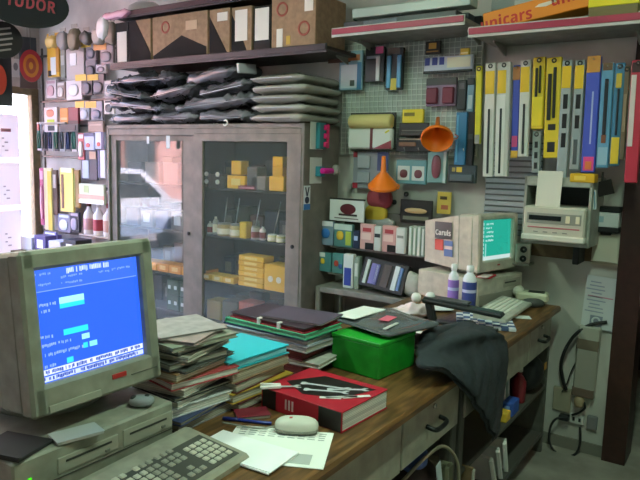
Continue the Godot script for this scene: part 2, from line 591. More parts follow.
func carton(label: String, r: Array, d: float, hex: String, called := "small_carton", group := "", tab := "", cat := "box") -> Node3D:
	var o := thing(called, label, cat, V(r[0], r[1] - r[3] / 2, r[4] - d / 2), 0.0, group)
	bx(o, "body", V(r[2], r[3], d), V(0, r[3] / 2, 0), M(hex, 0.55))
	if tab != "":
		bx(o, "label", V(r[2] * 0.5, r[3] * 0.5, 0.002), V(0, r[3] * 0.52, d / 2 + 0.0008), M(tab, 0.5))
	return o

# stands a thing on a shelf: keeps the width and height seen, drops the base to y
func seat(r: Array, y: float) -> Array:
	return [r[0], y + r[3] / 2, r[2], r[3], r[4]]

func build_cabinet_stock():
	var zf := -3.14
	var yl := "f0b40c"
	# right door, third shelf
	var s3 := 1.288
	carton("yellow carton lying under another one, upper shelf, middle of right door", seat([-2.788, 1.354, 0.155, 0.084, -3.14], s3), 0.09, yl, "small_carton", "", "f0d060")
	carton("yellow carton standing on the middle pair, right cabinet door", [seat([-2.788, 1.441, 0.12, 0.09, -3.14], s3)[0], s3 + 0.09 + 0.045, 0.085, 0.09, zf], 0.08, yl)
	carton("lowest yellow carton of the stack of three by the right stile", seat([-2.455, 1.367, 0.118, 0.092, -3.14], s3), 0.09, yl)
	carton("middle yellow carton of the stack of three by the right stile", [seat([-2.449, 1.444, 0.102, 0.074, -3.14], s3)[0], s3 + 0.09 + 0.032, 0.08, 0.064, zf], 0.085, "e8aa08")
	carton("topmost yellow carton of the stack of three by the right stile", [seat([-2.449, 1.444, 0.102, 0.074, -3.14], s3)[0], s3 + 0.154 + 0.03, 0.08, 0.06, zf], 0.085, yl)
	var rng := RandomNumberGenerator.new()
	rng.seed = 21
	# dark and grey stock around them
	var row := [["grey tin beside the middle yellow cartons", 248, 258, 162, 185, "6a665e"], ["grey box with pale lid on the upper cabinet shelf", 252, 266, 172, 186, "77736a"],
		["dark red box at the left of the upper cabinet shelf", 208, 222, 168, 182, "3a2422"], ["flat dark box at the back of the upper cabinet shelf", 213, 226, 172, 184, "4a4640"]]
	for q in row:
		carton(q[0], seat(px(q[1], q[3], q[2], q[4]), s3), 0.1, q[5])
	for k in 4:
		var wb := thing("bulb_pack", ["upper left", "upper right", "lower left", "lower right"][k] + " white bulb of the four on dark cards", "bulb", V(-3.04 + 0.1 * (k % 2), 1.325 + (0.05 if k < 2 else 0.0), -3.13))
		part(wb, "bulb", lathe([[0, -0.016], [0.01, -0.014], [0.015, 0.0], [0.01, 0.013], [0, 0.016]], 14), M("e8e8e6", 0.3))
		bx(wb, "card", V(0.05, 0.05, 0.004), V(0, 0, -0.02), M("2b2a2c", 0.5))
	# long thin items hanging under the third shelf, with a red card
	for k in 4:
		var xx: float = [-2.97, -2.87, -2.70, -2.54][k]
		var an := thing("aerial", ["first", "second", "third", "last"][k] + " thin grey rod from the left leaning in the right cabinet door", "aerial", V(xx, 0.968, -3.22))
		tube(an, "rod", [V(0, 0, 0), V(0.01 + 0.01 * k, 0.25, -0.03)], 0.004, M("b5b3b0", 0.3, 0.7))
		cyl(an, "foot", 0.009, 0.03, V(0, 0.015, 0), M("222224", 0.5), Vector3.ZERO, 12)
	pack("hanging_card", "red card hanging under the upper cabinet shelf", "card", [-2.694, 1.297, 0.151, 0.038, -3.14], 0.006, "8a2a36", [["print", 0.1, 0.3, 0.9, 0.6, "c07a80", 0.001]])
	# second shelf: small bottles and tins
	var s2 := 0.968
	var small := [["white round-shouldered bottle at the left end", 203, 210, "dcdcd8", "bottle"], ["grey bottle with pointed cap", 211, 216, "a9a7a4", "spray"], ["tan label tin", 217, 228, "b49868", "tin"],
		["cream and tan tin", 230, 240, "c8b078", "tin"], ["yellow carton", 241, 248, "e0b820", "box"], ["pale tin with red band", 251, 258, "c8b8b0", "tin"], ["white and red bottle", 259, 264, "d8c8c4", "bottle"], ["pale cream jar", 267, 274, "d8cc90", "jar"], ["second pale cream jar", 275, 283, "d4c688", "jar"]]
	for q in small:
		var r := px(q[1], 222, q[2], 239)
		var lb: String = q[0] + " on the middle shelf of the right cabinet door"
		if q[4] == "box": carton(lb, seat(r, s2), 0.06, q[3])
		else:
			var o := thing(q[4] if q[4] != "spray" else "bottle", lb, q[4] if q[4] != "spray" else "bottle", V(r[0], s2, -3.17))
			var rr: float = r[2] / 2
			var hh: float = {"bottle": 0.085, "spray": 0.12, "tin": 0.085, "jar": 0.045}[q[4]]
			part(o, "body", lathe([[0, 0], [rr * 0.95, 0], [rr, 0.004], [rr, hh * 0.72], [rr * 0.7, hh * 0.84], [rr * 0.35, hh * 0.9], [0, hh * 0.9]] if q[4] != "tin" and q[4] != "jar" else [[0, 0], [rr * 0.95, 0], [rr, 0.004], [rr, hh * 0.86], [rr * 0.94, hh * 0.9], [0, hh * 0.9]], 18), M(q[3], 0.4))
			cyl(o, "cap", rr * (0.42 if q[4] in ["bottle", "spray"] else 0.9), hh * 0.14, V(0, hh * 0.95, 0), M("e6e2d8" if q[4] != "tin" else "8d8a84", 0.4), Vector3.ZERO, 14)
			part(o, "label", lathe([[rr + 0.0008, hh * 0.15], [rr + 0.0008, hh * 0.6]], 18), M("8a3030" if "red" in q[0] else "f0e8d0", 0.5))
	# lowest visible shelf: yellow cartons
	var s1 := 0.658
	var rs := [-2.648, 0.767, 0.21, 0.216, -3.13]
	for k in 6:
		carton(["lowest", "second", "third", "fourth", "fifth", "topmost"][k] + " flat yellow carton of the pile behind the right cabinet door", [rs[0] + 0.004 * (k % 2), s1 + 0.034 * k + 0.017, rs[2], 0.033, -3.13], 0.11, ["e6b022", "dfa91e", "ecb72a"][k % 3], "flat_carton", "pile of flat yellow cartons", "f2d374")
	var bg := carton("large yellow carton with two white round marks behind the right door", seat([-2.446, 0.744, 0.176, 0.166, -3.13], s1), 0.14, "e3ad1c", "yellow_carton")
	for k in 2: part(bg, "round_mark", prism_mesh(ellipse(0.02, 0.02), 0.002), M("efe6c8", 0.5), V(-0.035 + 0.065 * k, 0.075, 0.071))
	for k in 3:
		carton(["left", "middle", "right"][k] + " low yellow carton in the row left of the flat pile", [-3.03 + k * 0.1, s1 + 0.022, 0.096, 0.044, -3.12], 0.1, ["dca834", "e8bc50", "e0b040"][k], "low_carton", "", "f0dca0")
	for k in 5:
		carton(["dull yellow", "brown", "red and yellow", "yellow", "dark blue"][k] + " box on the bottom cabinet shelf behind the right door", seat([-2.98 + k * 0.145, 0, 0.13, 0.13 + 0.015 * (k % 3), -3.14], 0.388), 0.12, ["a88a34", "5a4a34", "a8442c", "d0a428", "2a3048"][k], "stock_box")
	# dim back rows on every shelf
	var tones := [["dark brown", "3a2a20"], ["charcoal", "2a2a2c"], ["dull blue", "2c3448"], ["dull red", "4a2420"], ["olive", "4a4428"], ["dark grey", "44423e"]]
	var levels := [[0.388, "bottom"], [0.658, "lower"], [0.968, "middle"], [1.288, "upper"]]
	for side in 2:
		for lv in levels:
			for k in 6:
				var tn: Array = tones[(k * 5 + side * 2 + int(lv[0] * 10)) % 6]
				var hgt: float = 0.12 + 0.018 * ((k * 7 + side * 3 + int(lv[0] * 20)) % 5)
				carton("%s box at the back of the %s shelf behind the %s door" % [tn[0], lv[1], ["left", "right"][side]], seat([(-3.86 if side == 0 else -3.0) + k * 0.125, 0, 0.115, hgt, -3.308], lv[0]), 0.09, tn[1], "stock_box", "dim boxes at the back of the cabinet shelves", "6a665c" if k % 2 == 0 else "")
	# left door stock
	for k in 4:
		carton(["dark", "grey", "brown", "charcoal"][k] + " box on the top shelf behind the left door", [-3.8 + k * 0.19, 1.288 + 0.075, 0.15, 0.15, -3.16], 0.14, ["3c3c42", "6a665f", "584538", "2f2d30"][k], "stock_box")
	for k in 5:
		carton(["navy box by the left door edge", "grey box with white label", "dark blue box", "black box with white label", "dark green box with white dots"][k] + " on the second shelf behind the left door", [-3.82 + k * 0.16, 0.968 + 0.065, 0.13, 0.13, -3.15], 0.14, ["262e4c", "55565a", "222c54", "232326", "1f3d2c"][k], "stock_box", "", "b8bcc0" if k in [1, 3] else "")
	for k in 6:
		carton("orange carton number %s from the left in the row behind the left door" % ["one", "two", "three", "four", "five", "six"][k], [-3.72 + k * 0.125, 0.658 + 0.03, 0.12, 0.06, -3.13], 0.12, ["e09020", "e8a02c", "d8881c"][k % 3], "orange_carton", "row of orange cartons behind the left door", "f0c070")
	for k in 4:
		var g := carton(["upper left", "upper right", "lower left", "lower right"][k] + " dark green box of the four behind the left door", [-3.38 + 0.13 * (k % 2), 0.388 + 0.055 + (0.0 if k > 1 else 0.112), 0.12, 0.11, -3.14], 0.12, "1d4029", "green_box")
		for j in 2: bx(g, "white_mark", V(0.026, 0.026, 0.002), V(-0.03 + 0.06 * j, 0.055, 0.061), M("cfd6d2", 0.5))

# rectangle on the plane of the cabinet stock, from measured cabinet-front units
func px(u0: float, v0: float, u1: float, v1: float) -> Array:
	# linear map of the right door: 203..285 -> x -3.08..-2.38 ; heights in proportion
	var xa := -3.08 + (u0 - 203.0) / 82.0 * 0.70
	var xb := -3.08 + (u1 - 203.0) / 82.0 * 0.70
	return [(xa + xb) / 2, 0.0, xb - xa, (v1 - v0) * 0.0063, -3.14]

# ---------- shelves above ----------
func shelf_board(label: String, xa: float, xb: float, y: float, strip: String, lip := "b9b8b4") -> Node3D:
	var zf := -3.06
	var s := thing("wall_shelf", label, "shelf", V((xa + xb) / 2, y, (zf + WALL_Z) / 2))
	var d := zf - WALL_Z
	bx(s, "board", V(xb - xa, 0.022, d), V(0, -0.011, 0), M("8c8a82" if lip == "b9b8b4" else "3f302b", 0.5, 0.0, "soft", 3.0))
	bx(s, "front_lip", V(xb - xa, 0.05, 0.008), V(0, -0.012, d / 2 + 0.002), M(lip, 0.4))
	bx(s, "price_strip", V(xb - xa - 0.01, 0.03, 0.006), V(0, -0.008, d / 2 + 0.008), M(strip, 0.4))
	for k in [-1.0, 1.0]:
		part(s, "bracket", prism_mesh([[0, 0], [0.2, 0], [0.2, -0.01], [0.02, -0.05], [0, -0.05]], 0.008), M("8c8a82", 0.5), V(k * ((xb - xa) / 2 - 0.06), -0.022, -d / 2), V(0, -PI / 2, 0))
	return s

func build_upper_shelves():
	shelf_board("grey wall shelf with dark strip holding brown cartons over the cabinet", -3.92, -2.05, 2.125, "1c0c0e", "15100e")
	shelf_board("top wall shelf with dark red strip above the brown cartons", -3.92, -2.5, 2.47, "3a0a14", "180a0c")
	shelf_board("grey wall shelf with crimson price strip above the hanging packs", -2.02, -1.245, 2.20, "9a2440")
	shelf_board("grey wall shelf with crimson price strip above the wiper packs", -1.225, -0.45, 2.135, "9c3048")
	# cartons in a row; each has a printed front
	var tan := "a8876a"
	var blk := "120a0c"
	var base := 2.125
	var rows := [
		["black carton with tall white label at the left end of the shelf", [-3.808, 2.285, 0.151, 0.288, -3.07], blk, 0],
		["tan carton with black slanting print beside the white-labelled one", [-3.619, 2.28, 0.227, 0.289, -3.07], tan, 1],
		["wide tan carton with black roof-shaped print and red ring", [-3.234, 2.284, 0.523, 0.293, -3.07], tan, 2],
		["narrow tan carton with black triangle and small white label", [-2.875, 2.271, 0.179, 0.286, -3.07], tan, 3],
		["narrow black and tan carton with tall white label, middle of the row", [-2.692, 2.268, 0.17, 0.279, -3.07], tan, 4],
		["black carton with white label beside the large tan one", [-2.53, 2.261, 0.139, 0.267, -3.07], blk, 5],
		["large tan carton with two red ring stamps at the right end", [-2.299, 2.28, 0.324, 0.302, -3.07], tan, 6]]
	for q in rows:
		var r: Array = q[1]
		var w: float = r[2] - 0.006
		var h: float = r[3]
		if q[3] < 5: h = minf(h, 0.29)
		var o := thing("carton", q[0], "carton", V(r[0], base, -3.07 - 0.16), 0.0, "cartons on the shelf over the cabinet")
		bx(o, "box", V(w, h, 0.32), V(0, h / 2, 0), M(q[2], 0.75, 0.0, "soft", 5.0))
		var z := 0.161
		var lab := M("e4dcd6", 0.6)
		match q[3]:
			0:
				bx(o, "label", V(w * 0.7, h * 0.75, 0.002), V(0, h * 0.4, z), lab)
			1: part(o, "print", prism_mesh([[-w * 0.5, 0], [w * 0.5, 0], [w * 0.5, h * 0.2], [-w * 0.2, h], [-w * 0.5, h]], 0.002), M(blk, 0.9), V(0, 0, z))
			2:
				part(o, "print", prism_mesh([[-w * 0.48, 0.005], [w * 0.48, 0.005], [w * 0.48, h * 0.22], [w * 0.05, h * 0.52], [-w * 0.48, h * 0.12]], 0.002), M(blk, 0.9), V(0, 0, z))
				part(o, "ring_stamp", ring(0.04, 0.028), M("a04a3c", 0.6), V(-w * 0.25, h * 0.74, z))
				bx(o, "label", V(w * 0.2, h * 0.2, 0.002), V(w * 0.22, h * 0.72, z), M("c8a88c", 0.6))
			3:
				part(o, "print", prism_mesh([[-w * 0.48, 0.005], [w * 0.42, 0.005], [-w * 0.48, h * 0.85]], 0.002), M(blk, 0.9), V(0, 0, z))
				bx(o, "label", V(w * 0.5, h * 0.18, 0.002), V(w * 0.15, h * 0.82, z), lab)
			4:
				part(o, "print", prism_mesh([[-w * 0.48, 0.005], [w * 0.3, 0.005], [-w * 0.05, h * 0.45], [-w * 0.48, h * 0.85]], 0.002), M(blk, 0.9), V(0, 0, z))
				bx(o, "label", V(w * 0.6, h * 0.66, 0.003), V(0, h * 0.6, z + 0.001), lab)
			5: bx(o, "label", V(w * 0.8, h * 0.7, 0.002), V(0.0, h * 0.6, z), lab)
			6:
				for k in [[-0.25, 0.76], [0.25, 0.36]]: part(o, "ring_stamp", ring(0.042, 0.03), M("a04a3c", 0.6), V(w * k[0], h * k[1], z))
				bx(o, "label", V(0.045, 0.12, 0.002), V(-w * 0.3, h * 0.2, z), lab)
				bx(o, "label", V(0.06, 0.08, 0.002), V(w * 0.35, h * 0.8, z), lab)
				bx(o, "yellow_sticker", V(0.03, 0.05, 0.002), V(-w * 0.1, h * 0.17, z), M("c8a040", 0.6))
	# stock on the centre shelf: dark flat packs and long pale tubes
	var lt := thing("trim_strip_pack", "long pale plastic strip pack lying on top of dark ones", "pack", V(-1.579, 2.279, -3.15))
	bx(lt, "sleeve", V(0.68, 0.05, 0.1), V(0, 0.01, 0), M("a7b3ab", 0.3))
	cyl(lt, "end_cap", 0.028, 0.02, V(-0.345, 0.01, 0), M("2c5a4a", 0.4), V(0, 0, PI / 2))
	for k in 3:
		var dp := thing("dark_strip_pack", ["front", "middle", "rear"][k] + " dark slim pack under the long pale strip", "pack", V(-1.63 + 0.03 * k, 2.2, -3.12 - 0.09 * k))
		bx(dp, "sleeve", V(0.66, 0.045, 0.08), V(0, 0.0225, 0), M(["23252b", "2b2e3a", "1d1e22"][k], 0.35))
		bx(dp, "label", V(0.2, 0.03, 0.002), V(-0.1, 0.022, 0.041), M("55606a", 0.5))
	# stock on the right shelf
	var b := 2.135
	var ob := thing("orange_box", "long orange box with red unicars lettering lying tilted on the shelf", "box", V(-0.898, 2.206, -3.2))
	ob.rotation.z = 0.15
	ob.position.y = b + 0.083
	bx(ob, "body", V(0.56, 0.09, 0.16), Vector3.ZERO, M("e08a1e", 0.5))
	txt(ob, "lettering", "unicars", 0.052, V(-0.17, -0.01, 0.08), M("c0281c", 0.5))
	txt(ob, "lettering", "unicars", 0.052, V(0.17, 0.02, 0.08), M("c0281c", 0.5))
	part(ob, "silver_print", prism_mesh([[-0.05, 0.0], [-0.03, 0.01], [0.04, 0.012], [0.05, 0.002], [0.0, -0.008]], 0.002), M("d8d2c2", 0.5), V(0.02, 0.01, 0.08))
	var yb := thing("yellow_box", "bright yellow box at the right end of the top shelf", "box", V(-0.575, b, -3.12))
	bx(yb, "body", V(0.2, 0.115, 0.14), V(0, 0.0575, 0), M("6c6238", 0.5))
	bx(yb, "lid", V(0.205, 0.075, 0.145), V(0, 0.082, 0), M("dcd01c", 0.45))
	var gb := thing("grey_box", "pale grey box behind the orange box on the top shelf", "box", V(-1.0, b, -3.365))
	bx(gb, "body", V(0.4, 0.2, 0.16), V(0, 0.1, 0), M("8f9a98", 0.55))
	bx(gb, "label", V(0.2, 0.08, 0.002), V(0.02, 0.13, 0.081), M("b9c2be", 0.5))
	var gc := thing("dark_tin", "dark patterned tin at the left end of the right top shelf", "tin", V(-1.178, b, -3.395))
	cyl(gc, "body", 0.045, 0.16, V(0, 0.08, 0), M("3d4a48", 0.4))
	cyl(gc, "lid", 0.047, 0.02, V(0, 0.165, 0), M("8f9a90", 0.3, 0.6))
	build_bags()

func ring(ro: float, ri: float) -> Mesh:
	var key := "ring %s %s" % [ro, ri]
	if meshes.has(key): return meshes[key]
	meshes[key] = lathe([[ri, -0.001], [ro, -0.001], [ro, 0.001], [ri, 0.001], [ri, -0.001]], 28)
	var st := begin()
	st.append_from(meshes[key], 0, Transform3D(Basis(Vector3.RIGHT, PI / 2), Vector3.ZERO))
	meshes[key] = st.commit()
	return meshes[key]

func build_bags():
	var top := 1.70
	var cols := ["605d65", "77737b", "524f57", "827e86"]
	var narrow := []
	var wide := []
	for k in 3: narrow.append(pillow(V(0.45, 0.078, 0.37), 0.024, 40 + k, 0.38, 60, 24))
	for k in 3: wide.append(pillow(V(0.67, 0.078, 0.38), 0.028, 50 + k, 0.36, 72, 24))
	# [x, layer, turn, lean, roll, wide, variant, colour, label]; four layers, turned joints
	var list := [
		[-3.735, 0, 0.04, 0.02, 0.02, 0, 0, 1, "lowest grey plastic packet at the left end of the cabinet top"],
		[-3.275, 0, -0.03, 0.02, 0.0, 0, 1, 3, "lowest grey plastic packet in the middle of the cabinet top"],
		[-2.82, 0, 0.03, 0.02, 0.01, 0, 2, 1, "lowest silvery packet next to the neat pile"],
		[-3.635, 1, -0.05, 0.03, -0.09, 1, 0, 0, "long crumpled grey packet in the second layer at the left"],
		[-2.95, 1, 0.05, 0.03, 0.09, 1, 1, 3, "long shiny grey packet in the second layer next to the neat pile"],
		[-3.76, 2, 0.06, 0.03, -0.16, 0, 2, 2, "third layer packet sliding over the left cabinet edge"],
		[-3.29, 2, -0.05, 0.03, 0.12, 0, 0, 1, "dark crumpled packet in the middle of the third layer"],
		[-2.83, 2, 0.05, 0.03, 0.14, 0, 1, 0, "third layer packet leaning against the neat pile"],
		[-3.6, 3, 0.05, 0.02, 0.02, 1, 2, 2, "flat dark packet on top of the heap below the left cartons"]]
	for q in list:
		var o := thing("plastic_packet", q[8], "packet", V(q[0], top + 0.048 + 0.087 * q[1], -3.215), 0.0, "plastic packets heaped on the cabinet")
		o.rotation = V(q[3], q[2], q[4])
		part(o, "film", (wide if q[5] else narrow)[q[6]], plastic_film(cols[q[7]]))
		bx(o, "seam", V(0.5 if q[5] else 0.34, 0.004, 0.02), V(0, -0.012, 0.192), plastic_film("a09ea6"))
	var big := thing("plastic_packet", "dark bulging packet with a white taped end on top of the heap", "packet", V(-2.94, top + 0.31, -3.19), 0.0, "plastic packets heaped on the cabinet")
	big.rotation = V(0.06, -0.06, 0.1)
	part(big, "film", pillow(V(0.5, 0.1, 0.32), 0.014, 77, 0.45, 52, 20), plastic_film("5c5860"))
	bx(big, "white_tape", V(0.02, 0.06, 0.16), V(0.245, 0.01, 0.04), M("d8d4dc", 0.4))
	# the neat pile at the right end
	for k in 5:
		var o := thing("flat_packet", ["lowest", "second lowest", "middle", "second highest", "topmost"][k] + " flat grey packet in the neat pile at the right end", "packet", V(-2.375 + 0.012 * (k % 2), top + 0.0285 + 0.057 * k, -3.22), 0.03 * (k % 3 - 1), "neat pile of flat packets on the cabinet")
		part(o, "film", pillow(V(0.42, 0.07, 0.42), 0.006, 60 + k, 0.22), plastic_film(["96948c", "9e9c94", "908d86", "9c9990", "8e8a82"][k]))
		bx(o, "seam", V(0.3, 0.003, 0.014), V(-0.03, 0.0, 0.214), plastic_film("b0aeb0"))

# ---------- computers ----------
func frustum(w0: float, h0: float, w1: float, h1: float, d: float, yo := 0.0) -> Mesh:
	var st := begin()
	var a := [V(-w0 / 2, -h0 / 2, 0), V(w0 / 2, -h0 / 2, 0), V(w0 / 2, h0 / 2, 0), V(-w0 / 2, h0 / 2, 0)]
	var b := [V(-w1 / 2, yo - h1 / 2, -d), V(w1 / 2, yo - h1 / 2, -d), V(w1 / 2, yo + h1 / 2, -d), V(-w1 / 2, yo + h1 / 2, -d)]
	face(st, a, V(0, 0, 1))
	face(st, b, V(0, 0, -1))
	for i in 4:
		var j := (i + 1) % 4
		var n: Vector3 = (a[j] - a[i]).cross(b[i] - a[i]).normalized()
		if n.dot((a[i] + a[j]) * V(0.5, 0.5, 0)) < 0.0: n = -n
		face(st, [a[i], a[j], b[j], b[i]], n)
	return st.commit()

func crt(o: Node3D, w: float, h: float, y: float, sw: float, sh: float, sy: float, shell: String, screen: Texture2D, glow: float, tilt: float) -> Node3D:
	var hd := Node3D.new()
	hd.name = "head"
	o.add_child(hd)
	hd.position = V(0, y + h / 2, 0)
	hd.rotation.x = -tilt
	var m := M(shell, 0.55, 0.0, "soft", 4.0)
	var st := begin()
	var rec := 0.02
	var t := 0.045
	var side := (w - sw) / 2
	var up := h / 2 - (sy + sh / 2)
	var lo := h / 2 + (sy - sh / 2)
	add_box(st, V(side, h, t), V(-w / 2 + side / 2, 0, -t / 2), 0.007)
	add_box(st, V(side, h, t), V(w / 2 - side / 2, 0, -t / 2), 0.007)
	add_box(st, V(w - 0.01, up, t), V(0, h / 2 - up / 2, -t / 2), 0.007)
	add_box(st, V(w - 0.01, lo, t), V(0, -h / 2 + lo / 2, -t / 2), 0.007)
	part(hd, "bezel", st.commit(), m)
	bx(hd, "shell", V(w - 0.006, h - 0.006, 0.09), V(0, 0, -t - 0.04), m, Vector3.ZERO, 0.008)
	part(hd, "rear_housing", frustum(w * 0.96, h * 0.95, w * 0.74, h * 0.76, 0.25, -0.012), m, V(0, 0, -t - 0.085))
	var q := QuadMesh.new()
	q.size = Vector2(sw, sh)
	var sm := StandardMaterial3D.new()
	sm.resource_name = "lit_screen"
	sm.albedo_color = Color(0.02, 0.02, 0.025)
	sm.roughness = 0.15
	sm.emission_enabled = true
	sm.emission_texture = screen
	sm.emission_operator = BaseMaterial3D.EMISSION_OP_MULTIPLY
	sm.emission = Color.WHITE
	sm.emission_energy_multiplier = glow
	part(hd, "screen", q, sm, V(0, sy, -rec))
	return hd

func text_row(im: Image, x: int, y: int, w: int, h: int, c: Color, rng: RandomNumberGenerator):
	var k := x
	while k < x + w:
		var cw := rng.randi_range(2, 4)
		if rng.randf() < 0.8:
			im.fill_rect(Rect2i(k, y + rng.randi_range(0, 1), cw, h - rng.randi_range(0, 2)), c)
		k += cw + 1

func build_near_computer():
	var beige := "9a9c8b"
	# desktop case, its front faces the aisle
	var pc := thing("desktop_computer", "beige desktop computer case lying under the large monitor", "computer", V(-1.35, TOP, -0.86), PI / 2)
	var hh := 0.105
	bx(pc, "case", V(0.42, hh, 0.4), V(0, hh / 2, 0), M(beige, 0.55, 0.0, "soft", 4.0), Vector3.ZERO, 0.005)
	for b in [[0.13, 0.062, 0.15, 0.042], [-0.035, 0.062, 0.155, 0.036]]:
		var bay := bx(pc, "drive_bay", V(b[2], b[3], 0.003), V(b[0], b[1], 0.2005), M("9c9d8d", 0.55), Vector3.ZERO, 0.002)
		bx(bay, "slot", V(b[2] * 0.75, 0.005, 0.003), V(0, 0.006, 0.001), M("35352f", 0.6))
		bx(bay, "eject_button", V(0.012, 0.006, 0.004), V(b[2] * 0.3, -0.01, 0.002), M("6f7066", 0.5))
	bx(pc, "groove", V(0.41, 0.003, 0.003), V(0, 0.036, 0.2), M("4b4b43", 0.6))
	var led := StandardMaterial3D.new()
	led.resource_name = "lit_green_lamp"
	led.albedo_color = Color(0.1, 0.4, 0.05)
	led.emission_enabled = true
	led.emission = Color(0.35, 1.0, 0.1)
	led.emission_energy_multiplier = 0.9
	part(pc, "power_lamp", box_mesh(V(0.008, 0.006, 0.004)), led, V(-0.175, 0.06, 0.201))
	# screen picture
	var im := Image.create(300, 240, false, Image.FORMAT_RGB8)
	var rng := RandomNumberGenerator.new()
	rng.seed = 9
	im.fill(Color("2d62ee"))
	im.fill_rect(Rect2i(0, 0, 300, 46), Color("3a6cf2"))
	text_row(im, 90, 4, 126, 12, Color("cfe0ff"), rng)
	for q in [[8, 8, 40], [70, 20, 60], [180, 22, 30], [220, 20, 60], [10, 30, 34], [74, 34, 70]]: text_row(im, q[0], q[1], q[2], 5, Color("7fa4ff"), rng)
	im.fill_rect(Rect2i(4, 46, 292, 2), Color("7fa0ff"))
	for q in [[12, 72, 40], [16, 86, 28], [8, 140, 30], [10, 158, 76], [10, 178, 110], [12, 202, 26]]: text_row(im, q[0], q[1], q[2], 7, Color("8fb0ff"), rng)
	im.fill_rect(Rect2i(64, 66, 68, 14), Color("a8f4f4"))
	im.fill_rect(Rect2i(64, 80, 68, 10), Color("30d8e8"))
	im.fill_rect(Rect2i(68, 136, 68, 13), Color("30e0e0"))
	im.fill_rect(Rect2i(116, 155, 22, 12), Color("a0f0f0"))
	im.fill_rect(Rect2i(118, 175, 13, 12), Color("38d8e0"))
	im.fill_rect(Rect2i(136, 175, 22, 12), Color("88ecf0"))
	im.fill_rect(Rect2i(70, 198, 18, 12), Color("38dce4"))
	im.fill_rect(Rect2i(2, 212, 296, 12), Color("dfe8ff"))
	text_row(im, 6, 214, 284, 8, Color("3050b0"), rng)
	im.fill_rect(Rect2i(2, 227, 296, 11), Color("c8d6ff"))
	text_row(im, 8, 228, 270, 8, Color("2040a8"), rng)
	var mo := thing("monitor", "large beige tube monitor with a blue screen at the left", "monitor", V(-1.215, TOP + hh, -0.902), PI / 2)
	part(mo, "foot", lathe([[0, 0], [0.13, 0], [0.13, 0.012], [0.09, 0.03], [0.07, 0.062], [0, 0.062]], 28), M("7b7c70", 0.55), V(0, 0, -0.2))
	var hd := crt(mo, 0.352, 0.352, 0.05, 0.278, 0.246, 0.012, beige, ImageTexture.create_from_image(im), 1.35, 0.11)
	bx(hd, "badge", V(0.04, 0.011, 0.003), V(0.045, -0.137, 0.001), M("b02a28", 0.4))
	bx(hd, "control_flap", V(0.13, 0.016, 0.006), V(-0.075, -0.163, 0.001), M("9a9b8a", 0.5))
	bx(hd, "slot_line", V(0.08, 0.003, 0.003), V(0.12, -0.145, 0.0), M("5f6056", 0.5))
	# keyboard with single keys
	var kb := thing("keyboard", "beige keyboard with dark gaps in front of the near computer", "keyboard", V(-1.015, TOP, -0.862), PI / 2 + 0.06)
	part(kb, "housing", prism_mesh([[0.1, 0.0], [-0.1, 0.0], [-0.1, 0.036], [-0.085, 0.038], [0.092, 0.018], [0.1, 0.012]], 0.47), M("a9a794", 0.55, 0.0, "soft", 4.0), Vector3.ZERO, V(0, -PI / 2, 0))
	bx(kb, "key_well", V(0.445, 0.003, 0.125), V(0, 0.0262, 0.018), M("4a4a42", 0.6), V(0.112, 0, 0))
	var key := box_mesh(V(0.0155, 0.009, 0.0155), 0.0025)
	var km := M("c9c6b4", 0.5)
	var kd := M("9d9b8c", 0.5)
	for row in 6:
		var zz := -0.041 + row * 0.0195 + (0.004 if row > 0 else 0.0)
		var yy := 0.0325 - (zz + 0.041) * 0.112
		var xs := []
		for c in 15: xs.append(-0.213 + c * 0.019)
		for c in 3: xs.append(0.083 + c * 0.019 - 0.004)
		for c in 4: xs.append(0.15 + c * 0.019)
		for i in xs.size():
			if row == 0 and (i in [1, 6, 11] or i > 17): continue
			if row == 5 and i > 2 and i < 12:
				if i == 3:
					bx(kb, "space_bar", V(0.15, 0.009, 0.0155), V(-0.08, yy, zz), km, V(0.112, 0, 0), 0.0025)
				continue
			if i in [15, 16, 17] and (row == 3 or (row == 4 and i != 16)): continue
			part(kb, "key", key, kd if (i < 1 or i > 12) and i < 18 else km, V(xs[i], yy, zz), V(0.112, 0, 0))
	# small things lying on the case
	var bk := thing("booklet", "grey booklet lying on the computer case under the monitor", "booklet", V(-1.165, TOP + hh + 0.001, -0.805), -0.25 + PI / 2)
	bx(bk, "pages", V(0.1, 0.006, 0.055), V(0, 0.003, 0), M("b4b6b2", 0.6))
	bx(bk, "cover", V(0.102, 0.0015, 0.057), V(0, 0.0068, 0), M("aeb4b4", 0.5))
	var tr := thing("tray", "flat black tray at the left of the computer case", "tray", V(-1.215, TOP + hh + 0.001, -0.69), 0.3)
	bx(tr, "base", V(0.12, 0.008, 0.1), V(0, 0.004, 0), M("1d1d1c", 0.6))
	bx(tr, "rim", V(0.12, 0.004, 0.006), V(0, 0.009, 0.047), M("232322", 0.6))
	var mm := thing("gadget", "small grey gadget with dark spots on the right of the case", "gadget", V(-1.185, TOP + hh + 0.001, -1.0), 0.6)
	part(mm, "shell", pillow(V(0.06, 0.026, 0.042), 0.0, 3, 0.7, 20, 10), M("8f9498", 0.4), V(0, 0.013, 0))
	part(mm, "dark_spot", pillow(V(0.016, 0.01, 0.02), 0.0, 3, 0.9, 14, 8), M("2c3030", 0.4), V(-0.018, 0.022, 0.004))
	part(mm, "dark_spot", pillow(V(0.012, 0.008, 0.014), 0.0, 3, 0.9, 14, 8), M("2c3030", 0.4), V(0.012, 0.024, -0.004))

# ---------- stacks on the desk ----------
func pile(where: String, corner: Vector3, list: Array, group: String, along := 0.0):
	# every book is set back from the near corner by its own size
	var y := corner.y
	for k in list.size():
		var q: Array = list[k]
		var ob := book(q[0] + " " + where, q[1], q[2], q[3], V(corner.x - q[1] / 2 + q[6], y, corner.z - q[2] / 2 + q[7]), q[5], q[4], q[8] if q.size() > 8 else "d9d4c6", group)
		y += q[3]

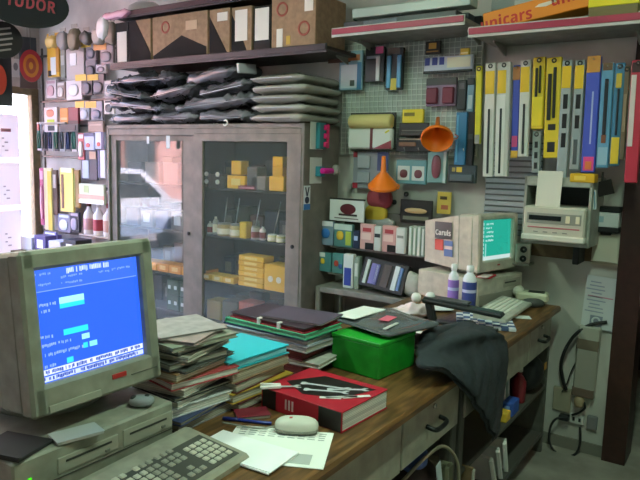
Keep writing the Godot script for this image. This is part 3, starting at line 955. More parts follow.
func build_stacks():
	var flip := PI
	pile("in the tall stack beside the monitor", V(-1.175, TOP, -1.105), [
		["thick grey book at the bottom", 0.2, 0.21, 0.026, "8a8a90", 0.0, 0.005, 0.0, "c8c6ba"],
		["blue-edged catalogue second from below", 0.2, 0.2, 0.012, "3c4870", 0.12, 0.012, 0.02],
		["white catalogue above the blue-edged one", 0.2, 0.21, 0.026, "d9dadb", -0.14, 0.004, 0.0, "f0f0ea"],
		["white manual with grey spine", 0.2, 0.2, 0.02, "c4c6c4", 0.1, -0.006, 0.01, "e8e8e0"],
		["black thin manual", 0.2, 0.21, 0.009, "2c2c30", -0.06, 0.006, 0.0],
		["pale manual with curled pages", 0.19, 0.2, 0.02, "c9c4b8", 0.16, -0.004, 0.0, "e0dcd0"],
		["white catalogue with red print", 0.2, 0.22, 0.022, "b84a4c", -0.18, 0.014, -0.005, "f0ece6"],
		["tan directory", 0.2, 0.2, 0.024, "a07850", 0.05, 0.0, 0.01, "d8ccb4"],
		["grey thin folder", 0.2, 0.21, 0.008, "5a5c58", 0.1, 0.012, 0.0],
		["dark directory", 0.2, 0.2, 0.02, "3c3a37", -0.1, 0.004, 0.01, "b9b4a8"],
		["cream catalogue", 0.2, 0.21, 0.014, "cfc8b8", 0.2, 0.0, 0.0, "e8e3d8"],
		["charcoal binder", 0.2, 0.2, 0.014, "4f504e", 0.03, -0.008, -0.006, "c0bfb6"],
		["olive grey folder", 0.21, 0.22, 0.014, "9a9d8c", -0.12, 0.012, 0.0, "c4c6b8"],
		["pinkish grey magazine near the top", 0.2, 0.2, 0.01, "bda4a2", 0.3, 0.004, 0.0, "d8d0cc"],
		["pale folder on the very top", 0.18, 0.2, 0.006, "b9b2b4", -0.3, -0.02, -0.015, "d0ccc8"]], "books in the tall stack")
	pile("in the stack with the cyan folder", V(-1.15, TOP, -1.295), [
		["dark red book at the bottom", 0.2, 0.23, 0.026, "5a2428", 0.0, 0.012, -0.01],
		["yellow covered catalogue", 0.22, 0.26, 0.028, "c8a238", -0.07, 0.012, 0.0, "cfc9b4"],
		["wine red directory", 0.2, 0.24, 0.03, "6a2a2e", 0.05, 0.0, 0.0, "d0ccc0"],
		["tan directory", 0.21, 0.25, 0.032, "a08868", -0.04, 0.004, 0.0, "cbc2ae"]], "books under the cyan folder")
	var cy := thing("folder", "bright cyan folder on top of a short stack", "folder", V(-1.255, TOP + 0.117, -1.42), -0.1)
	bx(cy, "lower_cover", V(0.21, 0.004, 0.25), V(0, 0.002, 0), M("27a9bb", 0.5))
	bx(cy, "sheets", V(0.2, 0.016, 0.24), V(0, 0.012, 0), M("7fd0d8", 0.6))
	bx(cy, "upper_cover", V(0.21, 0.004, 0.25), V(0, 0.023, 0), M("2fc0d2", 0.45), V(0, 0.02, 0.02))
	pile("in the wide stack behind", V(-1.165, TOP, -1.66), [
		["dark red binder at the bottom", 0.34, 0.2, 0.032, "5a1c20", 0.0, -0.01, 0.0, "8a3a38"],
		["white stapled bundle", 0.26, 0.24, 0.016, "d4d2ca", 0.1, 0.035, 0.0, "f0eee8"],
		["wine red thick binder", 0.34, 0.2, 0.034, "6a262c", 0.02, -0.02, 0.0, "7a2c30"],
		["grey catalogue", 0.35, 0.22, 0.02, "9b9da0", -0.05, 0.015, 0.0, "e0e0da"],
		["pale blue folder", 0.35, 0.21, 0.018, "a8b8c8", 0.06, 0.0, 0.008, "d4d8d4"],
		["blue folder", 0.35, 0.2, 0.008, "2c4a8a", 0.0, -0.01, 0.0, "7a90c0"],
		["mint green folder", 0.36, 0.21, 0.018, "4cc494", -0.03, 0.012, 0.008, "7fd0b0"]], "books in the wide stack")
	var bd := thing("ring_binder", "black and red ring binder with two white clips on the wide stack", "binder", V(-1.33, TOP + 0.146, -1.76), -0.05)
	bx(bd, "lower_cover", V(0.34, 0.004, 0.2), V(0, 0.002, 0), M("a01c30", 0.45))
	bx(bd, "sheets", V(0.325, 0.01, 0.19), V(0, 0.009, 0), M("8a2a34", 0.7))
	bx(bd, "upper_cover", V(0.34, 0.004, 0.2), V(0, 0.016, 0), M("3a2a34", 0.45))
	for s in [-0.5, 1.0]: bx(bd, "white_clip", V(0.012, 0.024, 0.02), V(0.06 * s, 0.01, 0.096), M("e0dcdc", 0.4))
	var gm := thing("magazine", "grey plum magazine lying askew on the ring binder", "magazine", V(-1.27, TOP + 0.165, -1.78), 0.12)
	bx(gm, "pages", V(0.24, 0.005, 0.17), V(0, 0.0025, 0), M("a89ca0", 0.7))
	bx(gm, "cover", V(0.242, 0.001, 0.172), V(0, 0.0056, 0), M("54485a", 0.5))
	# red manual with tool pictures
	var rb := thing("manual", "thick red and black manual with wrench pictures on its cover", "book", V(-0.972, TOP, -1.487), -0.06)
	var t := 0.058
	var w := 0.285
	var d := 0.225
	var red := M("b01a2e", 0.4)
	bx(rb, "page_block", V(w - 0.012, t - 0.007, d - 0.008), V(0.004, t / 2, -0.002), M("f4f3ee", 0.8, 0.0, "pages", 5.0), Vector3.ZERO, 0.001)
	bx(rb, "back_cover", V(w, 0.0035, d), V(0, 0.002, 0), red)
	bx(rb, "spine", V(w, t, 0.0035), V(0, t / 2, d / 2), red)
	var fc := bx(rb, "front_cover", V(w, 0.0035, d), V(0, t - 0.0015, 0), red)
	var bk := M("1a1516", 0.4)
	bx(rb, "black_spine_print", V(0.075, t - 0.003, 0.001), V(w / 2 - 0.04, t / 2, d / 2 + 0.0022), bk)
	bx(rb, "black_spine_print", V(0.05, t - 0.003, 0.001), V(-w / 2 + 0.03, t / 2, d / 2 + 0.0022), bk)
	for k in 3: bx(rb, "white_spine_print", V(0.006, t * 0.5, 0.001), V(-0.05 + 0.012 * k, t / 2, d / 2 + 0.0022), M("d8b8b8", 0.5))
	part(fc, "black_print", prism_mesh([[-0.12, -0.03], [-0.06, 0.08], [0.12, 0.085], [0.08, -0.04], [-0.02, -0.08]], 0.001), bk, V(0.0, 0.002, 0.0), V(-PI / 2, 0, 0))
	for q in [[0.02, 0.02, 0.5, 0.13], [-0.005, -0.01, 0.35, 0.15], [0.06, -0.03, 0.7, 0.12]]:
		part(fc, "wrench_picture", wrench_shape(q[3]), M("c2c4c8", 0.4), V(q[0], 0.003, q[1]), V(-PI / 2, 0, q[2]))
	for q in [[0.08, 0.03, 0.8, 0.09], [0.11, 0.0, 0.9, 0.08], [0.06, 0.055, 0.6, 0.06]]:
		bx(fc, "white_print", V(q[3], 0.001, 0.014), V(q[0], 0.0035, q[1]), M("e8e4e2", 0.5), V(0, q[2], 0))
	var wr := thing("pliers", "small white-handled pliers lying at the edge of the red manual", "tool", V(-1.055, TOP + t + 0.002, -1.42), 0.7)
	part(wr, "jaw", wrench_shape(0.075), M("d0d2d4", 0.3, 0.3), V(0, 0.003, 0), V(-PI / 2, 0, 0))
	for s in [-1.0, 1.0]: bx(wr, "handle", V(0.06, 0.008, 0.01), V(-0.05, 0.005, s * 0.01), M("e4e2de", 0.5), V(0, s * 0.12, 0))
	# green box with a bag on it
	var g := thing("green_box", "green cardboard box on the desk with a dark bag on top", "box", V(-1.045, TOP, -1.9), -0.1)
	bx(g, "body", V(0.2, 0.112, 0.22), V(0, 0.056, 0), M("1c9a2c", 0.5, 0.0, "soft", 4.0))
	bx(g, "lid", V(0.202, 0.012, 0.222), V(0, 0.117, 0), M("1fa02f", 0.5))
	var pb := thing("plastic_bag", "flat dark grey plastic bag with pink label on the green box", "bag", V(-1.06, TOP + 0.14, -2.0), -0.28)
	part(pb, "film", pillow(V(0.31, 0.026, 0.29), 0.006, 91, 0.25, 48, 12), plastic_film("565a60"))
	bx(pb, "pink_label", V(0.04, 0.002, 0.075), V(0.025, 0.015, 0.01), M("e06a80", 0.5), V(0, 0.35, 0))
	bx(pb, "white_sheet", V(0.1, 0.003, 0.2), V(-0.1, 0.014, 0.03), M("e4e8e2", 0.6), V(0, 0.2, 0.03))
	bx(pb, "white_edge", V(0.012, 0.003, 0.1), V(0.1, 0.013, 0.07), M("c8ccc8", 0.5), V(0, 0.3, 0))

func wrench_shape(l: float) -> Mesh:
	var key := "wrench %s" % l
	if not meshes.has(key):
		var h := l / 2
		meshes[key] = prism_mesh([[-h, 0.008], [-h + 0.008, 0.011], [-h + 0.02, 0.005], [h - 0.022, 0.004], [h - 0.012, 0.012], [h, 0.009], [h - 0.01, 0.003], [h - 0.01, -0.003], [h, -0.009], [h - 0.012, -0.012], [h - 0.022, -0.004], [-h + 0.02, -0.005], [-h + 0.008, -0.011], [-h, -0.008]], 0.0015)
	return meshes[key]

# ---------- loose things on the desk ----------
func build_desk_clutter():
	var rng := RandomNumberGenerator.new()
	rng.seed = 14
	var p2 := thing("printed_form", "white printed form under the mouse", "paper", V(-0.925, TOP + 0.0005, -1.205), 0.45)
	bx(p2, "sheet", V(0.26, 0.002, 0.2), V(0, 0.001, 0), M("f0f1ea", 0.8), Vector3.ZERO, 0.0004)
	for r in 4:
		for c in 9:
			bx(p2, "printed_mark", V(0.016 + 0.004 * rng.randf(), 0.0006, 0.003), V(-0.105 + c * 0.026, 0.0022, -0.085 + r * 0.012), M("9a9c9c", 0.8), Vector3.ZERO, 0.0)
	bx(p2, "printed_table", V(0.07, 0.0006, 0.05), V(0.06, 0.0022, 0.06), M("b4b8b4", 0.8), Vector3.ZERO, 0.0)
	var p1 := thing("paper_bundle", "blank white paper bundle between keyboard and mouse", "paper", V(-0.967, TOP + 0.003, -1.128), 0.05)
	bx(p1, "sheet", V(0.235, 0.004, 0.125), V(0, 0.002, 0), M("f6f7f6", 0.8), Vector3.ZERO, 0.0005)
	bx(p1, "sheet", V(0.232, 0.002, 0.122), V(0.003, 0.0052, 0.001), M("fafafa", 0.8), V(0, 0.03, 0), 0.0004)
	var ms := thing("mouse", "beige mouse with a red mark on the printed form", "mouse", V(-0.935, TOP + 0.003, -1.30), 0.55)
	part(ms, "shell", pillow(V(0.115, 0.042, 0.062), 0.0, 5, 0.75, 32, 14), M("d2d0c4", 0.45), V(0, 0.018, 0))
	part(ms, "base", pillow(V(0.114, 0.018, 0.062), 0.0, 5, 0.6, 32, 8), M("8d8c80", 0.5), V(0, 0.008, 0))
	bx(ms, "red_mark", V(0.008, 0.002, 0.008), V(-0.015, 0.0385, 0.004), M("c03a34", 0.5), V(0, 0, 0.05))
	tube(ms, "cord", [V(-0.055, 0.012, 0), V(-0.09, 0.008, 0.01), V(-0.13, 0.006, 0.0), V(-0.2, 0.006, -0.02)], 0.0025, M("8d8c80", 0.5), 6)
	var pn := thing("pen", "blue pen lying beside the short stack", "pen", V(-1.075, TOP + 0.005, -1.27), 0.4)
	cyl(pn, "barrel", 0.0045, 0.13, Vector3.ZERO, M("2a3c9a", 0.35), V(0, 0, PI / 2), 12)
	cyl(pn, "cap", 0.0052, 0.045, V(-0.05, 0, 0), M("1c2670", 0.35), V(0, 0, PI / 2), 12)
	var rbk := thing("notebook", "small dark red notebook lying below the short stack", "notebook", V(-1.10, TOP, -1.315), 0.9)
	bx(rbk, "pages", V(0.09, 0.008, 0.06), V(0, 0.004, 0), M("d0c8bc", 0.8))
	bx(rbk, "cover", V(0.093, 0.0015, 0.063), V(0, 0.0088, 0), M("7a2030", 0.5))
	# jacket thrown over the desk edge: control points from back to hanging hem
	var rows := [
		[V(-0.997, 0.85, -2.188), V(-0.97, 0.86, -2.255), V(-0.938, 0.865, -2.335), V(-0.913, 0.86, -2.421), V(-0.872, 0.84, -2.493)],
		[V(-0.933, 0.86, -2.026), V(-0.863, 0.885, -2.02), V(-0.819, 0.89, -2.082), V(-0.789, 0.88, -2.22), V(-0.777, 0.85, -2.387)],
		[V(-0.84, 0.871, -1.838), V(-0.82, 0.861, -1.935), V(-0.8, 0.845, -2.061), V(-0.78, 0.831, -2.244), V(-0.76, 0.8, -2.463)],
		[V(-0.8, 0.87, -1.782), V(-0.77, 0.846, -1.886), V(-0.75, 0.803, -2.013), V(-0.735, 0.766, -2.192), V(-0.735, 0.755, -2.419)],
		[V(-0.755, 0.849, -1.85), V(-0.735, 0.779, -1.961), V(-0.725, 0.714, -2.073), V(-0.725, 0.669, -2.223), V(-0.735, 0.652, -2.44)],
		[V(-0.745, 0.737, -2.029), V(-0.73, 0.659, -2.096), V(-0.725, 0.595, -2.183), V(-0.73, 0.554, -2.302), V(-0.74, 0.57, -2.434)],
		[V(-0.74, 0.591, -2.194), V(-0.735, 0.538, -2.242), V(-0.735, 0.48, -2.307), V(-0.74, 0.433, -2.376), V(-0.745, 0.506, -2.437)]]
	noise.seed = 31
	noise.frequency = 1.0
	var dense := []
	var nu := 40
	var nv := 48
	for j in nv + 1:
		var fv := float(j) / nv * (rows.size() - 1)
		var row := []
		for i in nu + 1:
			var fu := float(i) / nu * 4.0
			var col := []
			for k in rows.size(): col.append(spline(rows[k], fu))
			var p: Vector3 = spline(col, fv)
			var n := noise.get_noise_3d(p.z * 9.0 + p.y * 4.0, p.y * 3.0, p.x * 4.0)
			p += V(0.018, 0.008, 0.0) * n
			row.append(p)
		dense.append(row)
	var under := []
	for row in dense:
		var r2 := []
		for p in row: r2.append(p + V(-0.012, -0.012, 0))
		under.append(r2)
	# one closed shell: top face, edges, lining
	var loop := []
	for j in nv + 1:
		var r3: Array = dense[j].duplicate()
		var back: Array = under[j].duplicate()
		back.reverse()
		r3.append_array(back)
		loop.append(r3)
	var st := begin()
	add_grid(st, loop, true)
	var jk := thing("jacket", "dark grey jacket thrown over the desk edge", "jacket", Vector3.ZERO)
	var jm := M("2f353b", 0.85, 0.0, "soft", 8.0)
	part(jk, "cloth", finish(st), jm)
	var sl := thing_part_tube(jk, "sleeve", [rows[0][0] + V(-0.02, -0.03, 0.02), rows[1][1] + V(-0.05, -0.02, -0.02), rows[1][2] + V(-0.1, -0.02, -0.03), rows[0][4] + V(-0.06, -0.025, -0.03)], 0.03, jm)
	# black arm-shaped tool with white knobs
	var ar := thing("stapler", "long black stapling tool with two white round knobs on the far desk", "tool", V(-1.02, TOP, -2.62), 0.1)
	bx(ar, "arm", V(0.36, 0.022, 0.06), V(0.01, 0.085, 0), M("25282b", 0.4), V(0, 0, -0.07), 0.008)
	bx(ar, "top_plate", V(0.2, 0.012, 0.07), V(-0.06, 0.105, -0.01), M("303438", 0.35), V(0, 0, -0.04), 0.004)
	bx(ar, "leg", V(0.03, 0.09, 0.045), V(-0.13, 0.045, 0.0), M("1e2022", 0.45), V(0, 0, 0.25), 0.006)
	bx(ar, "base", V(0.3, 0.012, 0.05), V(0.02, 0.006, 0), M("1e2022", 0.45))
	for s in [0.0, 1.0]: part(ar, "knob", pillow(V(0.045, 0.045, 0.045), 0.0, 2, 1.0, 20, 12), M("dfe2e0", 0.35), V(-0.195 + 0.055 * s, 0.105 + 0.004 * s, 0.02 - 0.03 * s))
	# crumpled pinkish white paper
	var cr := thing("crumpled_paper", "crumpled white and pink paper behind the green box", "paper", V(-1.27, TOP + 0.02, -2.66), 0.6)
	part(cr, "wad", pillow(V(0.19, 0.05, 0.15), 0.022, 55, 0.7, 36, 16), M("e6d6d8", 0.7))
	part(cr, "sheet", pillow(V(0.2, 0.012, 0.12), 0.008, 57, 0.4, 30, 10), M("dfe4e2", 0.7), V(0.12, -0.008, -0.12))
	var wl := thing("white_sheet", "flat white sheet lying in front of the checked cloth", "paper", V(-1.0, TOP + 0.001, -2.36), 0.4)
	bx(wl, "sheet", V(0.26, 0.002, 0.2), V(0, 0.001, 0), M("d8dcd8", 0.8), Vector3.ZERO, 0.0004)
	# blue and white checked cloth
	var cl := thing("checked_cloth", "blue and white checked cloth under the far keyboard", "cloth", V(-0.945, TOP + 0.001, -2.74), 0.4)
	var st2 := begin()
	var st3 := begin()
	for i in 8:
		for j in 8:
			var hgt := 0.012 + 0.004 * sin(i * 1.3) * cos(j * 0.9)
			add_box(st2 if (i + j) % 2 == 0 else st3, V(0.031, hgt, 0.031), V(-0.11 + i * 0.031, hgt / 2, -0.11 + j * 0.031), 0.002)
	part(cl, "white_checks", st2.commit(), M("d3d9dc", 0.9))
	part(cl, "blue_checks", st3.commit(), M("4a5f86", 0.9))

func thing_part_tube(o: Node3D, called: String, pts: Array, r: float, m: Material) -> MeshInstance3D:
	return tube(o, called, pts, r, m, 6, 12)

func spline(p: Array, t: float) -> Vector3:
	var i := clampi(int(t), 0, p.size() - 2)
	var f := t - i
	return p[i].cubic_interpolate(p[i + 1], p[maxi(i - 1, 0)], p[mini(i + 2, p.size() - 1)], f)

# ---------- far computer ----------
func build_far_computer():
	var beige := "cfcbba"
	var turn := deg_to_rad(75)
	var fc := V(-1.03, TOP, -3.19) # middle of the front edge of the case
	var pc := thing("desktop_computer", "pale desktop computer case under the small monitor by the wall", "computer", fc, turn)
	bx(pc, "case", V(0.40, 0.14, 0.38), V(0, 0.072, -0.19), M(beige, 0.55, 0.0, "soft", 4.0), Vector3.ZERO, 0.005)
	bx(pc, "drive_bay", V(0.15, 0.04, 0.006), V(0.1, 0.1, 0.001), M("a5a294", 0.5))
	bx(pc, "slot", V(0.1, 0.008, 0.006), V(0.08, 0.104, 0.003), M("3a3a34", 0.6))
	bx(pc, "lower_panel", V(0.37, 0.05, 0.005), V(0, 0.035, 0.001), M("9f9d90", 0.5))
	var n := fc + V(0, 0.142, 0)
	var rp := thing("red_papers", "small stack of red and white papers on the far computer", "paper", n + V(-0.0, 0.001, 0.08), turn + 0.3)
	bx(rp, "sheet", V(0.11, 0.008, 0.07), V(0, 0.004, -0.05), M("b82a34", 0.6))
	bx(rp, "sheet", V(0.1, 0.004, 0.05), V(-0.03, 0.01, -0.045), M("d8c8c4", 0.6))
	var im := Image.create(160, 120, false, Image.FORMAT_RGB8)
	var rng := RandomNumberGenerator.new()
	rng.seed = 3
	im.fill(Color("28b49c"))
	for q in 5: text_row(im, 26, 10 + q * 12, 40, 6, Color("c8f4ec"), rng)
	for q in 9: im.fill_rect(Rect2i(8, 8 + q * 12, 10, 8), Color("b8ece4"))
	im.fill_rect(Rect2i(24, 70, 6, 44), Color("a0e4da"))
	im.fill_rect(Rect2i(0, 108, 160, 12), Color("d4ece8"))
	var mo := thing("monitor", "small pale monitor with a teal screen on the far computer", "monitor", n + V(-0.025, 0, -0.01), turn)
	part(mo, "foot", lathe([[0, 0], [0.11, 0], [0.11, 0.01], [0.07, 0.03], [0, 0.03]], 24), M("8d8a7e", 0.55), V(0, 0, -0.17))
	var hd := crt(mo, 0.345, 0.29, 0.025, 0.265, 0.205, 0.014, beige, ImageTexture.create_from_image(im), 0.9, 0.04)
	bx(hd, "badge", V(0.02, 0.008, 0.003), V(0.0, -0.115, 0.001), M("a03030", 0.4))
	# stickers on the left side of the monitor
	var sd := Node3D.new()
	sd.name = "side_stickers"
	hd.add_child(sd)
	sd.position = V(-0.156, 0.03, -0.235)
	sd.rotation.y = -PI / 2 - 0.15
	sd.scale = V(1.25, 1.25, 1.0)
	bx(sd, "dark_sticker", V(0.1, 0.07, 0.002), V(0.0, 0.02, 0), M("4a4a48", 0.5))
	txt(sd, "lettering", "Caruls", 0.022, V(0, 0.01, 0.002), M("dcdcd4", 0.5))
	bx(sd, "red_sticker", V(0.05, 0.045, 0.002), V(-0.024, -0.042, 0), M("c84838", 0.5))
	bx(sd, "blue_sticker", V(0.05, 0.065, 0.002), V(0.032, -0.054, 0), M("5a78b0", 0.5))
	bx(sd, "white_band", V(0.05, 0.014, 0.003), V(0.032, -0.05, 0), M("d8c8c4", 0.5))
	# bottles in front of the case
	var k := 0
	for q in [[V(-1.18, TOP, -2.93), "slim white bottle with purple label before the far computer", "8a6ac0", 0.026], [V(-1.10, TOP, -2.935), "wider white bottle with dark blue label before the far computer", "34468e", 0.033]]:
		var b := thing("bottle", q[1], "bottle", q[0])
		var r: float = q[3]
		part(b, "body", lathe([[0, 0], [r * 0.94, 0], [r, 0.005], [r, 0.15], [r * 0.85, 0.168], [r * 0.5, 0.18], [r * 0.45, 0.19], [0, 0.19]], 24), M("e0e4ea", 0.35))
		part(b, "label", lathe([[r + 0.0006, 0.02], [r + 0.001, 0.022], [r + 0.001, 0.14], [r + 0.0006, 0.142]], 24), M(q[2], 0.45))
		part(b, "white_print", lathe([[r + 0.0014, 0.09], [r + 0.0014, 0.105]], 24), M("b8c0e0", 0.5))
		cyl(b, "cap", r * 0.55, 0.032, V(0, 0.203, 0), M("eceef0", 0.35), Vector3.ZERO, 18)
		k += 1
	# keyboard, mouse and reader
	var kb := thing("keyboard", "pale keyboard lying on the checked cloth by the far computer", "keyboard", V(-0.935, TOP + 0.014, -2.965), PI / 2 + 0.03)
	part(kb, "housing", prism_mesh([[0.075, 0.0], [-0.075, 0.0], [-0.075, 0.03], [0.07, 0.014], [0.075, 0.01]], 0.44), M("c3c4b6", 0.5, 0.0, "soft", 4.0), Vector3.ZERO, V(0, -PI / 2, 0))
	var st := begin()
	for r in 5:
		for c in 20: add_box(st, V(0.0165, 0.006, 0.0165), V(-0.2 + c * 0.0208, 0.0275 - r * 0.0024, -0.052 + r * 0.0215), 0.002)
	var ks := part(kb, "keys", st.commit(), M("d6d7ca", 0.5))
	ks.set_meta("kind", "stuff")
	var ms := thing("mouse", "dark grey mouse at the far end of the desk", "mouse", V(-0.87, TOP, -3.22), 0.6)
	part(ms, "shell", pillow(V(0.11, 0.045, 0.065), 0.0, 5, 0.75, 28, 12), M("4c4e4c", 0.45), V(0, 0.02, 0))
	bx(ms, "button_seam", V(0.04, 0.002, 0.002), V(0.03, 0.036, 0), M("2a2b2a", 0.5), V(0, 0, -0.3))
	var rd := thing("card_reader", "cream card reader with black display beside the wall", "card reader", V(-0.90, TOP, -3.31), 0.2)
	bx(rd, "body", V(0.16, 0.05, 0.09), V(0, 0.035, 0), M("c9c8ae", 0.5), V(0.0, 0, 0.0), 0.012)
	bx(rd, "display", V(0.08, 0.003, 0.05), V(0.02, 0.061, 0.005), M("22241f", 0.3))
	part(rd, "paper_roll", lathe([[0, -0.03], [0.026, -0.03], [0.028, 0.0], [0.026, 0.03], [0, 0.03]], 20), M("d6d6c4", 0.5), V(-0.07, 0.055, 0), V(PI / 2, 0, 0))
	bx(rd, "foot", V(0.13, 0.012, 0.075), V(0, 0.006, 0), M("3a3a35", 0.5))
	var sn := thing("note_slip", "small white slip of paper at the desk edge by the checked cloth", "paper", V(-0.845, TOP + 0.0005, -2.96), 0.5)
	bx(sn, "sheet", V(0.075, 0.0015, 0.06), V(0, 0.001, 0), M("dfe2de", 0.8), Vector3.ZERO, 0.0003)

# ---------- low shelf with small packs ----------
func build_low_shelf():
	var m := M("8b8880", 0.5, 0.0, "soft", 3.0)
	var s := thing("shelf_unit", "low grey metal shelf unit beside the cabinet with small packs", "shelf", V(-1.79, 0, -3.29))
	for y in [0.735, 0.42, 0.1]:
		bx(s, "shelf", V(0.70, 0.035, 0.3), V(0, y - 0.0175, 0), m)
	for c in [[-0.335, 0.14], [0.335, 0.14], [-0.335, -0.14], [0.335, -0.14]]: bx(s, "post", V(0.03, 0.735, 0.03), V(c[0], 0.3675, c[1]), m)
	bx(s, "rear_panel", V(0.68, 1.0, 0.012), V(0, 0.68, -0.145), M("6b665f", 0.6))
	bx(s, "pack_ledge", V(0.68, 0.012, 0.09), V(0, 0.962, -0.03), m)
	bx(s, "pack_ledge", V(0.36, 0.012, 0.08), V(-0.16, 0.80, 0.0), m)
	var z := -3.26
	var sit1 := 0.9685
	var g := "small packs on the low shelf"
	var t1 := [
		["small_pack", "white pack with a blue ball picture at the left end of the upper ledge", [-2.157, 1.056, 0.103, 0.148, -3.26], "7d93a6", [["ball", 0.2, 0.3, 0.8, 0.7, "2f6fb4", 0.006, "oval"], ["header", 0.0, 0.0, 1.0, 0.2, "d6dde2", 0.002]]],
		["small_pack", "teal pack with a yellow ball beside the blue ball pack", [-2.033, 1.058, 0.128, 0.139, -3.26], "5c8a8a", [["ball", 0.15, 0.3, 0.55, 0.7, "d8b43c", 0.006, "oval"], ["header", 0.0, 0.0, 1.0, 0.25, "c8d8d4", 0.002], ["stripe", 0.65, 0.3, 0.95, 0.9, "b8c44c", 0.002]]],
		["small_pack", "narrow dark blue pack on the upper ledge", [-1.941, 1.05, 0.042, 0.108, -3.26], "26304e", [["white_spot", 0.2, 0.3, 0.8, 0.55, "b8c8e8", 0.002]]],
		["photo_card", "left pink card with a dark arc on the upper ledge", [-1.867, 1.075, 0.094, 0.154, -3.26], "d8a8a4", [["red_print", 0.2, 0.15, 0.8, 0.3, "b8464a", 0.001], ["pale_print", 0.1, 0.35, 0.8, 0.6, "eac8c0", 0.001], ["dark_arc", 0.4, 0.72, 1.0, 0.98, "1e1a1c", 0.002]]],
		["small_pack", "first narrow white pack with black patches on the upper ledge", [-1.796, 1.072, 0.046, 0.146, -3.26], "d2d4d0", [["black_patch", 0.1, 0.3, 0.9, 0.45, "2a2a2c", 0.002]]],
		["photo_card", "right pink card with a dark arc on the upper ledge", [-1.72, 1.073, 0.091, 0.156, -3.26], "d4a09c", [["red_print", 0.2, 0.15, 0.8, 0.3, "b04048", 0.001], ["pale_print", 0.1, 0.35, 0.8, 0.6, "e8c4bc", 0.001], ["dark_arc", 0.4, 0.72, 1.0, 0.98, "1e1a1c", 0.002]]],
		["small_pack", "second narrow white pack beside the right pink card", [-1.647, 1.077, 0.057, 0.149, -3.26], "d8dad6", [["grey_print", 0.15, 0.3, 0.85, 0.4, "8a9088", 0.002]]]]
	for q in t1: pack(q[0], q[1], "pack", seat(q[2], sit1), 0.03, q[3], q[4], g)
	for k in 4: pack("thin_pack", ["first", "second", "third", "last"][k] + " thin pale green edge-on pack at the right of the upper ledge", "pack", seat([-1.575 + 0.026 * k, 0, 0.021, 0.165, z + 0.02], sit1), 0.07, ["b8c4b6", "a8b8a8", "c4cac0", "9aa89c"][k], [["white_edge", 0.2, 0.05, 0.8, 0.95, "dde2da", 0.001]], g)
	var sit2 := 0.807
	pack("small_pack", "teal pack with a red and yellow print on the lower ledge", "pack", seat([-2.145, 0.888, 0.088, 0.117, -3.24], sit2), 0.03, "4a8488", [["yellow_dot", 0.15, 0.3, 0.5, 0.6, "d8b838", 0.005, "oval"], ["header", 0, 0, 1, 0.22, "d4dcd8", 0.002]], g)
	pack("small_pack", "second teal pack with a red dot on the lower ledge", "pack", seat([-2.053, 0.889, 0.079, 0.122, -3.24], sit2), 0.03, "5a9496", [["red_dot", 0.2, 0.35, 0.6, 0.65, "c0483c", 0.005, "oval"], ["blue_dot", 0.6, 0.5, 0.95, 0.75, "3a60a0", 0.004, "oval"]], g)
	var sit3 := 0.7355
	pack("tube_box", "white and blue upright tube box on the low shelf", "box", seat([-1.954, 0.869, 0.069, 0.204, -3.2], sit3), 0.04, "dcdfe0", [["blue_print", 0.15, 0.4, 0.85, 0.92, "3446a0", 0.002]], g)
	pack("tube_box", "thin grey green upright box next to the blue tube box", "box", seat([-1.895, 0.867, 0.034, 0.196, -3.2], sit3), 0.04, "8a9a8c", [["white_print", 0.2, 0.2, 0.8, 0.6, "c8d0c8", 0.002]], g)
	var bb := thing("display_box", "black tilted box with white and purple boxes inside on the low shelf", "box", V(-1.705, 0.875, -3.2))
	bb.position.y = sit3 + 0.105
	bb.rotation = V(-0.3, 0, -0.1)
	bx(bb, "tray", V(0.29, 0.17, 0.06), V(0, 0, -0.008), M("221f1e", 0.45))
	for q in [[-0.115, 0.02, 0.022, 0.14, "b8c4bc"], [-0.06, 0.015, 0.055, 0.12, "6a68a8"], [-0.045, 0.02, 0.02, 0.1, "c0c8dc"], [0.02, 0.02, 0.05, 0.13, "4a403a"], [0.085, 0.02, 0.03, 0.14, "cfd8dc"], [0.115, 0.02, 0.02, 0.13, "5a78a8"]]:
		bx(bb, "insert", V(q[2], q[3], 0.014), V(q[0] * 0.95, q[1] - 0.02, 0.022), M(q[4], 0.45))
	var wt := thing("paper_bag", "crumpled pale paper bag at the right end of the low shelf", "bag", V(-1.53, sit3 + 0.07, -3.22))
	part(wt, "paper", pillow(V(0.11, 0.14, 0.1), 0.016, 81, 0.6, 28, 14), M("b4b2a8", 0.8))
	carton("yellow box on the shelf below the small packs", seat([-2.147, 0.616, 0.118, 0.112, -3.2], 0.4205), 0.12, "d8b43c", "yellow_box", "", "e8d8a0")
	carton("dark teal box next to the yellow one below the small packs", seat([-2.034, 0.627, 0.093, 0.098, -3.2], 0.4205), 0.12, "37524e", "teal_box")
	carton("small yellow box at the back of the shelf below the packs", seat([-1.6, 0, 0.12, 0.05, -3.18], 0.4205), 0.1, "c8a030", "yellow_box")
	var sg := thing("sign_card", "white card with dark red oval emblem above the small packs", "sign", V(-2.034, 1.185, -3.3))
	sg.position.y = 1.19
	bx(sg, "card", V(0.245, 0.135, 0.012), Vector3.ZERO, M("d8dad6", 0.5))
	bx(sg, "black_rim", V(0.25, 0.01, 0.014), V(0, 0.066, 0), M("2a2624", 0.5))
	part(sg, "emblem", prism_mesh(ellipse(0.055, 0.032), 0.004), M("5a1a22", 0.4), V(0.01, 0.008, 0.006))
	bx(sg, "emblem_base", V(0.13, 0.012, 0.004), V(0.01, -0.028, 0.006), M("3a3032", 0.5))
	bx(sg, "text_line", V(0.17, 0.007, 0.003), V(0.0, -0.05, 0.006), M("77706e", 0.5))

